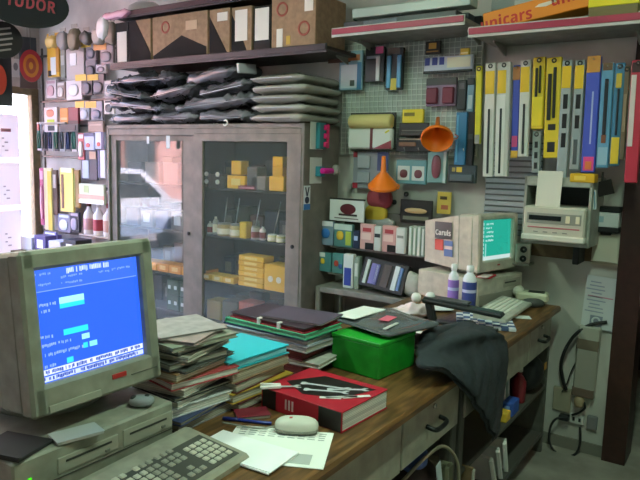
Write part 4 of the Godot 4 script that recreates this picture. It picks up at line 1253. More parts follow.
# ---------- wall of hanging packs ----------
func build_peg_wall():
	var gp := thing("wire_grid", "white wire grid panel fixed to the wall above the funnels", "grid panel", V(-1.73, 1.86, WALL_Z + 0.022))
	var st := begin()
	for i in 29: add_box(st, V(0.0035, 0.66, 0.0035), V(-0.44 + i * 0.0315, 0, 0), 0.0)
	for j in 22: add_box(st, V(0.885, 0.0035, 0.0035), V(0, -0.325 + j * 0.031, 0.004), 0.0)
	part(gp, "wires", st.commit(), M("d4dcd2", 0.4)).set_meta("kind", "stuff")
	bx(gp, "backing", V(0.9, 0.68, 0.006), V(0, 0, -0.009), M("a6aea6", 0.7))
	var z := -3.36
	var g := "packs hanging on the wire grid"
	var L := [
		["blue and white pack with an orange header at the left of the grid", [-2.091, 2.029, 0.163, 0.23, -3.38], "8fb4c4", [["header", 0, 0, 1, 0.28, "5a3428", 0.002], ["orange_band", 0.1, 0.1, 0.9, 0.25, "c07850", 0.003], ["white_print", 0.1, 0.35, 0.85, 0.95, "ccdade", 0.002], ["blue_edge", 0.8, 0.3, 0.98, 1.0, "3a7ea8", 0.003], ["dark_mark", 0.5, 0.75, 0.7, 0.9, "3a4a40", 0.003]]],
		["black pack with a pink tab and white blade", [-1.925, 2.055, 0.129, 0.202, -3.38], "24262a", [["pink_tab", 0.55, 0.0, 0.95, 0.2, "c83a78", 0.004], ["white_blade", 0.6, 0.28, 0.8, 0.98, "c8ccd0", 0.008], ["cross_bar", 0.1, 0.25, 0.8, 0.33, "9aa4b0", 0.006]]],
		["black pack holding two blue bars with a yellow foot", [-1.792, 2.022, 0.111, 0.238, -3.38], "1f2024", [["blue_bar", 0.08, 0.18, 0.32, 0.95, "5a9cc4", 0.01], ["blue_bar", 0.68, 0.18, 0.92, 0.95, "5a9cc4", 0.01], ["yellow_foot", 0.3, 0.72, 0.68, 1.0, "c8b43c", 0.004], ["brown_header", 0.1, 0.0, 0.8, 0.14, "5a4434", 0.003]]],
		["wide white and blue pack on a black base at the top right of the grid", [-1.461, 2.029, 0.288, 0.091, -3.38], "b8c4d0", [["blue_print", 0.02, 0.05, 0.12, 0.5, "2a3a8c", 0.002], ["blue_print", 0.17, 0.05, 0.28, 0.5, "2a3a8c", 0.002], ["blue_print", 0.32, 0.05, 0.42, 0.5, "2a3a8c", 0.002], ["pale_print", 0.48, 0.1, 0.95, 0.7, "d4d4b8", 0.002], ["black_base", 0.0, 0.85, 1.0, 1.0, "141416", 0.012]]],
		["dark card with a small yellow emblem above the white and blue pack", [-1.56, 2.127, 0.091, 0.071, -3.385], "241e1a", [["emblem", 0.25, 0.15, 0.75, 0.6, "c89a3c", 0.002], ["line", 0.1, 0.75, 0.9, 0.85, "a8823c", 0.002]]],
		["small yellow card above the right end of the white and blue pack", [-1.371, 2.09, 0.052, 0.042, -3.385], "d0b038", [["white_line", 0.1, 0.5, 0.9, 0.7, "e8dca0", 0.002]]],
		["pack of two maroon blocks below the white and blue pack", [-1.495, 1.881, 0.179, 0.153, -3.38], "8a7088", [["maroon_block", 0.04, 0.34, 0.42, 0.92, "6a1830", 0.02], ["maroon_block", 0.58, 0.34, 0.96, 0.92, "6a1830", 0.02], ["dark_header", 0.0, 0.0, 1.0, 0.25, "3a3634", 0.003]]],
		["slim black pack right of the maroon blocks", [-1.373, 1.861, 0.052, 0.16, -3.38], "1e2022", [["grey_print", 0.2, 0.1, 0.8, 0.3, "4a4c50", 0.002]]],
		["pale blue pack with black cap left of the yellow wiper", [-1.322, 1.859, 0.04, 0.181, -3.38], "6a8a9c", [["black_cap", 0.0, 0.0, 1.0, 0.2, "1c1e22", 0.006], ["white_print", 0.2, 0.5, 0.8, 0.9, "a8bcc4", 0.002]]],
		["long teal blue sleeve hanging beside the upper funnel", [-1.364, 1.625, 0.063, 0.287, -3.375], "3a78a4", [["light_line", 0.1, 0.05, 0.3, 0.95, "5a9cc4", 0.002]]],
		["black sleeve hanging right of the teal blue one", [-1.308, 1.623, 0.04, 0.291, -3.38], "16181c", [["grey_print", 0.2, 0.4, 0.8, 0.5, "40444a", 0.002]]],
		["dark pack with a yellow square below the teal blue sleeve", [-1.343, 1.433, 0.162, 0.098, -3.37], "3a4248", [["yellow_square", 0.3, 0.12, 0.5, 0.4, "d0b038", 0.002], ["yellow_square", 0.14, 0.15, 0.26, 0.38, "a8924c", 0.002], ["blister", 0.1, 0.5, 0.9, 0.9, "5a646a", 0.015]]],
		["yellow label pack left of the upper funnel", [-1.663, 1.752, 0.133, 0.079, -3.38], "d8c420", [["dark_print", 0.1, 0.25, 0.6, 0.5, "7a6c14", 0.002]]],
		["dark pack with pale lines under the yellow label", [-1.651, 1.673, 0.183, 0.08, -3.375], "332e2c", [["pale_line", 0.1, 0.5, 0.9, 0.58, "7a746c", 0.003], ["blister", 0.1, 0.65, 0.8, 0.9, "4a4440", 0.012]]],
		["dark pack with a brown shape below the pale-lined one", [-1.651, 1.588, 0.216, 0.08, -3.375], "262222", [["brown_shape", 0.1, 0.3, 0.6, 0.6, "7a5840", 0.01], ["pale_line", 0.1, 0.05, 0.8, 0.15, "a08c78", 0.003]]],
		["grey blister pack with red corners behind the lower funnel", [-1.94, 1.433, 0.243, 0.223, -3.4], "8a8c94", [["blister", 0.15, 0.1, 0.5, 0.45, "a4a8b0", 0.012], ["blister", 0.15, 0.55, 0.5, 0.85, "9aa0a8", 0.012], ["red_corner", 0.0, 0.85, 0.15, 1.0, "a02a3c", 0.003], ["red_corner", 0.0, 0.0, 0.12, 0.15, "8a2a34", 0.003], ["blue_edge", 0.7, 0.0, 1.0, 0.5, "3a4470", 0.003], ["red_edge", 0.75, 0.75, 1.0, 1.0, "a02a3c", 0.003]]],
		["teal twin pack with two round pictures below the upper funnel", [-1.658, 1.433, 0.192, 0.138, -3.38], "6a98a0", [["white_square", 0.06, 0.25, 0.46, 0.85, "ccd2d0", 0.002], ["white_square", 0.54, 0.25, 0.94, 0.85, "ccd2d0", 0.002], ["round_picture", 0.14, 0.4, 0.4, 0.75, "6a3a44", 0.006, "oval"], ["round_picture", 0.62, 0.4, 0.88, 0.75, "6a3a44", 0.006, "oval"]]],
		["teal pack with a red bottle shape right of the twin pack", [-1.499, 1.464, 0.115, 0.174, -3.38], "7fa4a4", [["bottle_shape", 0.25, 0.1, 0.75, 0.85, "7a4450", 0.012, "oval"], ["white_edge", 0.85, 0.0, 1.0, 1.0, "b8c4c0", 0.002]]]]
	for q in L: pack("hanging_pack", q[0], "pack", q[1], 0.02, q[2], q[3], g)
	# rolled yellow cloth over a white pack
	var yr := thing("cloth_pack", "white pack with a rolled yellow cloth on top and a dark red band", "pack", V(-1.927, 1.668, -3.37))
	bx(yr, "card", V(0.31, 0.215, 0.012), V(0, 0, -0.02), M("33302e", 0.5))
	bx(yr, "white_pack", V(0.3, 0.125, 0.04), V(0, -0.045, 0.0), M("d4d8d0", 0.4), Vector3.ZERO, 0.01)
	cyl(yr, "yellow_roll", 0.042, 0.28, V(0.005, 0.055, 0.01), M("d8c884", 0.8), V(0, 0, PI / 2))
	bx(yr, "red_band", V(0.022, 0.13, 0.044), V(0.015, -0.043, 0.0), M("6a2a2c", 0.5))
	part(yr, "red_corner", prism_mesh([[-0.07, -0.03], [0.05, -0.03], [0.05, 0.02]], 0.003), M("8a3038", 0.5), V(0.1, -0.075, 0.022))
	bx(yr, "yellow_flash", V(0.03, 0.01, 0.003), V(0.12, -0.005, 0.021), M("d0c83c", 0.5), V(0, 0, 0.5))
	# funnels
	var om := M("f07a1c", 0.35)
	var cone := [[0.085, 0.0], [0.088, 0.004], [0.088, 0.02], [0.084, 0.022], [0.02, 0.095], [0.016, 0.1], [0.011, 0.19], [0.008, 0.19], [0.013, 0.1], [0.017, 0.092], [0.08, 0.019], [0.082, 0.004], [0.085, 0.0]]
	var f2 := thing("funnel", "orange funnel hanging spout up on the grey blister pack", "funnel", V(-1.793, 1.336, -3.3))
	f2.rotation = V(0.25, 0, -0.12)
	part(f2, "cone", lathe(cone, 32), om, V(0, 0, 0))
	tube(f2, "hanging_tab", [V(0.085, 0.012, 0), V(0.1, 0.012, 0.0), V(0.105, 0.03, 0.0), V(0.092, 0.04, 0.0)], 0.004, om)
	var f1 := thing("funnel", "orange funnel with its round mouth towards the desk, beside the wipers", "funnel", V(-1.451, 1.613, -3.26))
	f1.rotation = V(-0.85, 0.42, 0.0)
	part(f1, "cone", lathe(cone, 32), om, V(0, 0.0, 0), V(0, 0, 0))
	tube(f1, "hanging_tab", [V(0.085, 0.012, 0), V(0.105, 0.015, 0.0), V(0.112, 0.035, 0.0), V(0.095, 0.05, 0.0)], 0.004, M("c8746c", 0.35))
	# sponge, framed card and tag lower down
	var sp2 := thing("sponge", "red and yellow rounded sponge hanging below the lower funnel", "sponge", V(-1.877, 1.221, -3.4))
	part(sp2, "red_half", pillow(V(0.17, 0.13, 0.06), 0.004, 12, 0.7, 28, 14), M("9a4048", 0.8), V(0.01, 0.045, 0))
	part(sp2, "yellow_half", pillow(V(0.15, 0.12, 0.055), 0.004, 13, 0.7, 28, 14), M("c8a838", 0.8), V(-0.01, -0.045, 0))
	part(sp2, "grey_bag", pillow(V(0.2, 0.07, 0.05), 0.006, 14, 0.5, 28, 12), plastic_film("9a9c98"), V(0.02, -0.1, 0))
	pack("framed_card", "black framed card with a tan ribbon picture below the twin pack", "card", [-1.629, 1.204, 0.205, 0.134, -3.41], 0.012, "2c2620", [["tan_shape", 0.15, 0.35, 0.85, 0.6, "c8a878", 0.01, "oval"], ["pale_base", 0.1, 0.72, 0.9, 0.88, "7a7a64", 0.003]])
	pack("yellow_tag", "yellow paper tag hanging above the small monitor", "tag", [-1.46, 1.264, 0.085, 0.125, -3.42], 0.004, "c0a844", [["dark_print", 0.2, 0.2, 0.7, 0.35, "4a3a20", 0.001], ["red_print", 0.3, 0.6, 0.8, 0.8, "a85a3c", 0.001]])
	# slatted panel behind the small monitor
	var sl := thing("slat_panel", "grey slatted wall panel behind the small monitor and wipers", "wall panel", V(-1.08, 1.36, WALL_Z))
	bx(sl, "backing", V(0.3, 0.5, 0.006), V(0, 0, 0.003), M("6a7072", 0.7))
	for k in 16: bx(sl, "slat", V(0.3, 0.022, 0.01), V(0, -0.235 + k * 0.031, 0.01), M("98a2a6" if k % 2 else "8d979c", 0.6))
	var hp := thing("hook_plate", "dark drilled hook rail at the top of the packs", "rail", V(-1.7, 1.56, WALL_Z + 0.02))
	bx(hp, "rail", V(0.8, 0.02, 0.02), Vector3.ZERO, M("8c9088", 0.4, 0.3))
	for k in 9: part(hp, "hook", tube_mesh([V(-0.36 + k * 0.09, 0, 0), V(-0.36 + k * 0.09, 0, 0.06), V(-0.36 + k * 0.09, 0.012, 0.066)], 0.003, 6), M("b9bab4", 0.3, 0.8))
	for q in [V(-1.706, 1.301, -3.44), V(-1.784, 1.249, -3.44)]:
		var nb := thing("coat_peg", "small dark round peg on the wall " + ("right" if q.x > -1.75 else "left") + " of the pair under the twin pack", "peg", q)
		part(nb, "knob", pillow(V(0.03, 0.03, 0.03), 0.0, 2, 1.0, 16, 10), M("1a1a1c", 0.4), V(0, 0, 0.01))

# ---------- wiper packs ----------
func wiper(label: String, r: Array, depth: float, hex: String, bits: Array, tilt := 0.02):
	var o := pack("wiper_pack", label, "wiper pack", r, depth, hex, bits, "wiper packs in a row")
	o.rotation.z = tilt + 0.012
	part(o, "hang_tab", ring(0.012, 0.006), M("2a2a2a", 0.5), V(0, r[3] / 2 - 0.016, depth + 0.001))
	tube(o, "hook", [V(0, r[3] / 2 - 0.016, depth + 0.015), V(0, r[3] / 2 - 0.016, WALL_Z - r[4] + depth)], 0.0025, M("b9bab4", 0.3, 0.8), 0, 6)

func build_wipers():
	var yel := "d8b41e"
	var wht := "c9ccc4"
	wiper("thin plain yellow wiper pack at the left end of the row", [-1.246, 1.797, 0.032, 0.404, -3.3], 0.02, "c8c024", [["grey_foot", 0.1, 0.88, 0.9, 1.0, "8a8c88", 0.004]])
	wiper("long white wiper pack with yellow top, first of two", [-1.175, 1.716, 0.053, 0.583, -3.28], 0.022, wht, [["yellow_top", 0.05, 0.07, 0.95, 0.27, yel, 0.003], ["black_blade", 0.4, 0.4, 0.6, 0.97, "23262a", 0.006]])
	wiper("long white wiper pack with yellow top, second of two", [-1.104, 1.718, 0.068, 0.581, -3.28], 0.03, "b9bcb4", [["yellow_top", 0.05, 0.07, 0.7, 0.27, yel, 0.003], ["white_front", 0.02, 0.28, 0.7, 0.99, "d0d3cc", 0.002], ["black_blade", 0.3, 0.4, 0.45, 0.97, "23262a", 0.006]])
	wiper("blue wiper pack with orange top, left one", [-1.046, 1.759, 0.036, 0.466, -3.3], 0.02, "3a4cae", [["orange_top", 0.0, 0.02, 1.0, 0.16, "b0703c", 0.003], ["pink_mark", 0.1, 0.76, 0.9, 0.88, "c04a7a", 0.002], ["yellow_foot", 0.0, 0.92, 1.0, 1.0, "c8a030", 0.002]])
	wiper("short white wiper pack with yellow top beside the left blue one", [-0.997, 1.772, 0.05, 0.479, -3.28], 0.022, wht, [["yellow_top", 0.05, 0.07, 0.95, 0.33, yel, 0.003], ["black_blade", 0.4, 0.45, 0.62, 0.97, "23262a", 0.006]])
	wiper("yellow wiper pack with two black blades, short left one", [-0.933, 1.846, 0.059, 0.351, -3.28], 0.022, "c8b024", [["black_blade", 0.25, 0.15, 0.45, 0.55, "1c1c1e", 0.008], ["black_blade", 0.55, 0.12, 0.72, 0.5, "1c1c1e", 0.008], ["bright_panel", 0.05, 0.55, 0.9, 0.95, "dcc82c", 0.002]])
	wiper("grey stick pack with black lettering under the short yellow pack", [-0.929, 1.558, 0.04, 0.209, -3.3], 0.02, "8e9896", [["black_lettering", 0.3, 0.25, 0.7, 0.4, "22262a", 0.002], ["black_lettering", 0.3, 0.5, 0.7, 0.65, "22262a", 0.002], ["black_lettering", 0.3, 0.75, 0.7, 0.9, "22262a", 0.002]])
	wiper("yellow wiper pack with large black blades, right one", [-0.856, 1.772, 0.072, 0.485, -3.27], 0.022, "d0b826", [["black_blade", 0.15, 0.16, 0.4, 0.62, "1a1a1c", 0.008], ["black_blade", 0.5, 0.1, 0.7, 0.6, "1a1a1c", 0.008], ["black_mark", 0.25, 0.66, 0.75, 0.72, "1a1a1c", 0.002], ["black_mark", 0.25, 0.84, 0.75, 0.94, "1a1a1c", 0.002]])
	wiper("silver wiper pack with black windows and yellow top, longer one", [-0.794, 1.708, 0.047, 0.576, -3.26], 0.024, "9aa4a6", [["yellow_top", 0.05, 0.05, 0.95, 0.23, yel, 0.003], ["black_window", 0.3, 0.28, 0.75, 0.4, "0f1012", 0.002], ["black_window", 0.3, 0.44, 0.75, 0.56, "0f1012", 0.002], ["black_window", 0.3, 0.6, 0.75, 0.72, "0f1012", 0.002]], 0.005)
	wiper("silver wiper pack with black windows and yellow top, shorter one", [-0.736, 1.734, 0.045, 0.518, -3.26], 0.024, "929c9e", [["yellow_top", 0.05, 0.05, 0.95, 0.26, yel, 0.003], ["black_window", 0.3, 0.31, 0.75, 0.44, "0f1012", 0.002], ["black_window", 0.3, 0.5, 0.75, 0.62, "0f1012", 0.002], ["dark_lettering", 0.3, 0.72, 0.7, 0.95, "4a5256", 0.002]], 0.005)
	wiper("wide blue wiper pack with orange top and pink foot", [-0.672, 1.734, 0.062, 0.543, -3.25], 0.026, "3f52b8", [["orange_top", 0.02, 0.0, 0.98, 0.14, "c08a3c", 0.003], ["white_lettering", 0.5, 0.3, 0.62, 0.75, "a8b4dc", 0.002], ["pink_foot", 0.15, 0.86, 0.9, 0.98, "d0468a", 0.002], ["orange_mark", 0.3, 0.9, 0.75, 0.97, "d07840", 0.003]], 0.005)
	wiper("light blue wiper pack with a single black blade", [-0.61, 1.729, 0.052, 0.482, -3.25], 0.022, "5a92b4", [["brown_top", 0.1, 0.0, 0.9, 0.07, "6a5038", 0.003], ["black_blade", 0.35, 0.15, 0.65, 0.68, "20222a", 0.008], ["brown_square", 0.3, 0.68, 0.7, 0.76, "7a4a34", 0.003], ["pale_foot", 0.1, 0.8, 0.9, 0.97, "8ab0c4", 0.002]], 0.005)
	wiper("teal wiper pack with yellow tags", [-0.558, 1.733, 0.043, 0.468, -3.25], 0.022, "3a7494", [["yellow_tag", 0.2, 0.1, 0.75, 0.24, "c0a838", 0.003], ["black_blade", 0.4, 0.25, 0.62, 0.7, "20222a", 0.008], ["yellow_panel", 0.1, 0.72, 0.9, 0.98, "d0b830", 0.003]], 0.005)
	wiper("narrow brown wiper pack beside the red one", [-0.528, 1.74, 0.021, 0.425, -3.25], 0.02, "6a5c48", [["pale_print", 0.2, 0.3, 0.8, 0.7, "8a7c64", 0.002]], 0.005)
	wiper("red and white wiper pack at the right end of the row", [-0.475, 1.697, 0.054, 0.544, -3.2], 0.03, "b02a40", [["white_half", 0.05, 0.12, 0.45, 0.7, "c8c0bc", 0.003], ["dark_top", 0.05, 0.02, 0.95, 0.1, "3a2226", 0.002]], 0.005)
	var yb := thing("yellow_strip", "yellow box lying across below the blue wiper packs", "box", V(-0.67, 1.439, -3.2))
	bx(yb, "body", V(0.11, 0.042, 0.08), Vector3.ZERO, M("d0a41c", 0.45))
	bx(yb, "label", V(0.05, 0.02, 0.002), V(-0.01, 0, 0.041), M("e0c050", 0.5))

# ---------- wall at the right end ----------
func build_right_wall():
	# open cubby with the printer
	var zc := -3.17
	var cb := thing("printer_stand", "grey open wall cubby holding the printer", "stand", V(-0.812, 1.283, -3.3))
	cb.position.z = -3.3
	var cm := M("a4a89e", 0.5, 0.0, "soft", 3.0)
	var top := 1.438
	var bot := 1.112
	var x0 := -0.935
	var x1 := -0.62
	cb.position = V((x0 + x1) / 2, bot, -3.3)
	var w := x1 - x0
	bx(cb, "top_board", V(w, 0.045, 0.27), V(0, top - bot - 0.0225, 0), cm)
	bx(cb, "base_board", V(w, 0.02, 0.27), V(0, 0.01, 0), cm)
	for s in [-1.0, 1.0]: bx(cb, "side_board", V(0.014, top - bot, 0.27), V(s * (w / 2 - 0.007), (top - bot) / 2, 0), cm)
	bx(cb, "rear_board", V(w, top - bot, 0.01), V(0, (top - bot) / 2, -0.135), M("4a4e4e", 0.6))
	bx(cb, "wooden_rail", V(w + 0.03, 0.09, 0.02), V(0, -0.05, -0.12), M("6a5438", 0.6, 0.0, "soft", 5.0))
	bx(cb, "black_bracket", V(0.03, 0.1, 0.14), V(0.08, -0.05, -0.05), M("18191a", 0.5))
	var pr := thing("printer", "cream receipt printer with black display panel on the wall", "printer", V((x0 + x1) / 2, bot + 0.02, -3.28))
	bx(pr, "body", V(w - 0.03, 0.165, 0.26), V(0, 0.083, 0.02), M("bcbcae", 0.5), Vector3.ZERO, 0.008)
	bx(pr, "display_panel", V(0.25, 0.05, 0.004), V(0.0, 0.11, 0.151), M("8e9088", 0.4))
	bx(pr, "black_display", V(0.15, 0.022, 0.004), V(-0.04, 0.112, 0.154), M("131516", 0.25))
	for k in 2: bx(pr, "button", V(0.018, 0.034, 0.006), V(0.065 + 0.045 * k, 0.11, 0.154), M("d6d0b4", 0.5))
	bx(pr, "red_line", V(0.24, 0.006, 0.003), V(0, 0.066, 0.151), M("b0606a", 0.5))
	bx(pr, "lower_lip", V(w - 0.02, 0.03, 0.27), V(0, 0.016, 0.025), M("cfcfc2", 0.5), Vector3.ZERO, 0.006)
	for k in 4: bx(pr, "grey_key", V(0.022, 0.006, 0.003), V(-0.08 + k * 0.045, 0.045, 0.151), M("8a8c86", 0.5))
	var pp := thing("paper_sheet", "white sheet hanging from the top of the printer cubby", "paper", V(-0.815, 1.377, -3.155))
	bx(pp, "sheet", V(0.115, 0.175, 0.003), V(0, 0, 0), M("d4d4c6", 0.8), V(0.02, 0, -0.03), 0.0005)
	bx(pp, "fold", V(0.11, 0.003, 0.03), V(0, 0.088, -0.012), M("d4d4c6", 0.8), Vector3.ZERO, 0.0005)
	var tg := thing("white_tag", "white tag hanging at the right side of the printer cubby", "tag", V(-0.623, 1.338, -3.2))
	bx(tg, "card", V(0.03, 0.09, 0.003), Vector3.ZERO, M("c4cccc", 0.6), V(0, 0, 0.08))
	bx(tg, "blue_line", V(0.004, 0.08, 0.001), V(0.008, 0, 0.002), M("5a88a8", 0.6), V(0, 0, 0.08))
	var ds := thing("dark_square", "dark brown square of leather hanging askew under the wipers", "leather", V(-0.589, 1.394, -3.28))
	bx(ds, "leather", V(0.07, 0.07, 0.008), Vector3.ZERO, M("180e0c", 0.8), V(0, 0, 0.3))
	bx(ds, "strap", V(0.01, 0.05, 0.004), V(-0.015, 0.05, 0), M("1c1412", 0.6))
	var sp2 := thing("speaker", "small pale speaker with two dark cones beside the small monitor", "speaker", V(-0.977, 1.032, -3.36))
	bx(sp2, "body", V(0.075, 0.1, 0.07), V(0, 0, 0), M("b4b2a4", 0.5), V(0, 0.25, 0))
	for s in [-1.0, 1.0]: part(sp2, "cone", lathe([[0, -0.004], [0.014, 0.0], [0.017, 0.004], [0.017, 0.0]], 18), M("17181a", 0.5), V(0.012, s * 0.024, 0.036), V(PI / 2, 0.25, 0))
	bx(sp2, "shelf_bracket", V(0.13, 0.012, 0.1), V(-0.02, -0.056, -0.01), M("8d8c82", 0.5))
	# files and papers by the door post
	var ff := thing("file_box", "white file box between two black bars by the door post", "file box", V(-0.594, 1.238, -3.4))
	bx(ff, "box", V(0.125, 0.075, 0.07), V(0, -0.002, 0), M("c9cfcf", 0.5))
	bx(ff, "black_bar", V(0.135, 0.026, 0.08), V(0, 0.05, 0), M("15161a", 0.5))
	bx(ff, "black_bar", V(0.14, 0.026, 0.08), V(0, -0.05, 0), M("15161a", 0.5))
	bx(ff, "blue_label", V(0.05, 0.03, 0.002), V(-0.03, 0, 0.036), M("93b0bc", 0.5))
	var pd := thing("paper_wad", "thick wad of cream receipts hanging by the door post", "papers", V(-0.589, 1.083, -3.41))
	for k in 5: bx(pd, "sheet", V(0.13 - 0.004 * k, 0.165 - 0.006 * k, 0.006), V(0.002 * (k % 3), 0.003 * k, -0.02 + 0.0075 * k), M(["b9b8a8", "c4c3b2", "b4b3a4", "c9c7b6", "bebdac"][k], 0.85), V(0.03 * (k % 2), 0, 0.03 * (k % 3 - 1)), 0.001)
	bx(pd, "clip", V(0.05, 0.02, 0.045), V(0, 0.085, 0), M("202124", 0.4, 0.5))
	var nt := thing("notice", "long white printed notice with a dark emblem on the wall by the door", "notice", V(-0.596, 0.808, -3.435))
	bx(nt, "sheet", V(0.155, 0.27, 0.003), Vector3.ZERO, M("b9c0c0", 0.8), V(0, 0, -0.05), 0.0005)
	for k in 9: bx(nt, "text_line", V(0.05 + 0.02 * (k % 3), 0.006, 0.001), V(-0.025 + 0.006 * (k % 2), 0.105 - k * 0.019, 0.0022), M("8a92a0", 0.8), V(0, 0, -0.05), 0.0)
	bx(nt, "pink_line", V(0.12, 0.006, 0.001), V(0.0, 0.03, 0.0022), M("b07a8c", 0.8), V(0, 0, -0.05), 0.0)
	bx(nt, "emblem_field", V(0.06, 0.055, 0.001), V(-0.012, -0.095, 0.0022), M("77808c", 0.8), V(0, 0, -0.05), 0.0)
	part(nt, "emblem_ring", ring(0.022, 0.013), M("c0c6c8", 0.7), V(-0.012, -0.095, 0.003))
	# intercom box, plate, sockets and cables
	var ic := thing("intercom", "tall grey wall intercom with brown bands and a round plug below", "intercom", V(-0.633, 0.499, -3.425))
	bx(ic, "box", V(0.105, 0.37, 0.045), V(0, 0, 0), M("9a9a8e", 0.55), V(0, 0, -0.02), 0.006)
	bx(ic, "brown_band", V(0.108, 0.06, 0.047), V(0, 0.09, 0.0), M("6a5f50", 0.55), V(0, 0, -0.02))
	bx(ic, "brown_band", V(0.108, 0.05, 0.047), V(-0.005, -0.165, 0.0), M("6a5a4e", 0.55), V(0, 0, -0.02))
	part(ic, "round_plug", pillow(V(0.055, 0.06, 0.05), 0.0, 2, 1.0, 20, 12), M("a08e70", 0.5), V(-0.02, -0.22, 0.01))
	var bp := thing("wall_plate", "beige blank plate on the wall beside the desk end", "plate", V(-0.745, 0.263, -3.445))
	bx(bp, "plate", V(0.09, 0.13, 0.012), V(0, 0, 0.002), M("97927e", 0.6))
	var so := thing("power_socket", "white power socket with dark plug holes near the floor", "socket", V(-0.662, 0.175, -3.44))
	bx(so, "plate", V(0.07, 0.05, 0.02), Vector3.ZERO, M("c4c8c4", 0.5))
	for s in [-1.0, 1.0]: bx(so, "hole", V(0.012, 0.02, 0.003), V(s * 0.015, 0, 0.011), M("1a1a1a", 0.6))
	bx(so, "grey_box", V(0.05, 0.07, 0.025), V(0.075, 0.0, 0.0), M("77787a", 0.6))
	bx(so, "plug", V(0.05, 0.028, 0.04), V(-0.06, 0.0, 0.02), M("17181a", 0.5))
	var ck := M("101214", 0.5)
	var c1 := thing("cable", "thick black cable curving down from the notice to the desk end", "cable", Vector3.ZERO)
	tube(c1, "sheath", [V(-0.555, 0.717, -3.43), V(-0.632, 0.691, -3.42), V(-0.692, 0.637, -3.4), V(-0.733, 0.557, -3.39), V(-0.754, 0.465, -3.4), V(-0.742, 0.375, -3.42), V(-0.725, 0.321, -3.43)], 0.009, ck, 6)
	var c2 := thing("cable", "thin black wire hanging from the intercom to the beige plate", "cable", Vector3.ZERO)
	tube(c2, "sheath", [V(-0.687, 0.482, -3.43), V(-0.706, 0.427, -3.42), V(-0.721, 0.363, -3.42), V(-0.744, 0.308, -3.425)], 0.003, ck, 6)
	var c3 := thing("cable", "black cable looping from the socket down to the floor", "cable", Vector3.ZERO)
	tube(c3, "sheath", [V(-0.711, 0.183, -3.41), V(-0.756, 0.167, -3.39), V(-0.78, 0.114, -3.38), V(-0.772, 0.031, -3.37), V(-0.717, -0.014, -3.37), V(-0.651, 0.002, -3.38), V(-0.63, 0.06, -3.4), V(-0.64, 0.143, -3.42)], 0.006, ck, 6)
	var c4 := thing("cable", "short dark cable from the round plug to the socket", "cable", Vector3.ZERO)
	tube(c4, "sheath", [V(-0.629, 0.285, -3.41), V(-0.621, 0.256, -3.405), V(-0.653, 0.219, -3.41), V(-0.684, 0.198, -3.42)], 0.006, ck, 5)
	# dim shelf seen through the doorway
	var rk := thing("store_rack", "dim wooden rack in the store room behind the doorway", "rack", V(-0.15, 0, -4.6))
	for y in [0.45, 0.95, 1.5, 2.0]: bx(rk, "shelf", V(1.2, 0.03, 0.35), V(0, y, 0), M("3c2a20", 0.7))
	for s in [-0.6, 0.6]: bx(rk, "upright", V(0.04, 2.1, 0.35), V(s, 1.05, 0), M("3c2a20", 0.7))
	carton("red box on the dim rack behind the doorway", [-0.35, 0.465 + 0.08, 0.2, 0.16, -4.45], 0.2, "a83020", "red_box")
	carton("brown box on the dim rack behind the doorway", [-0.3, 0.965 + 0.1, 0.25, 0.2, -4.45], 0.2, "5a3a28", "brown_box")
	carton("dark carton on the upper shelf of the dim rack", [-0.3, 1.515 + 0.12, 0.28, 0.24, -4.45], 0.2, "32241e", "dark_box")

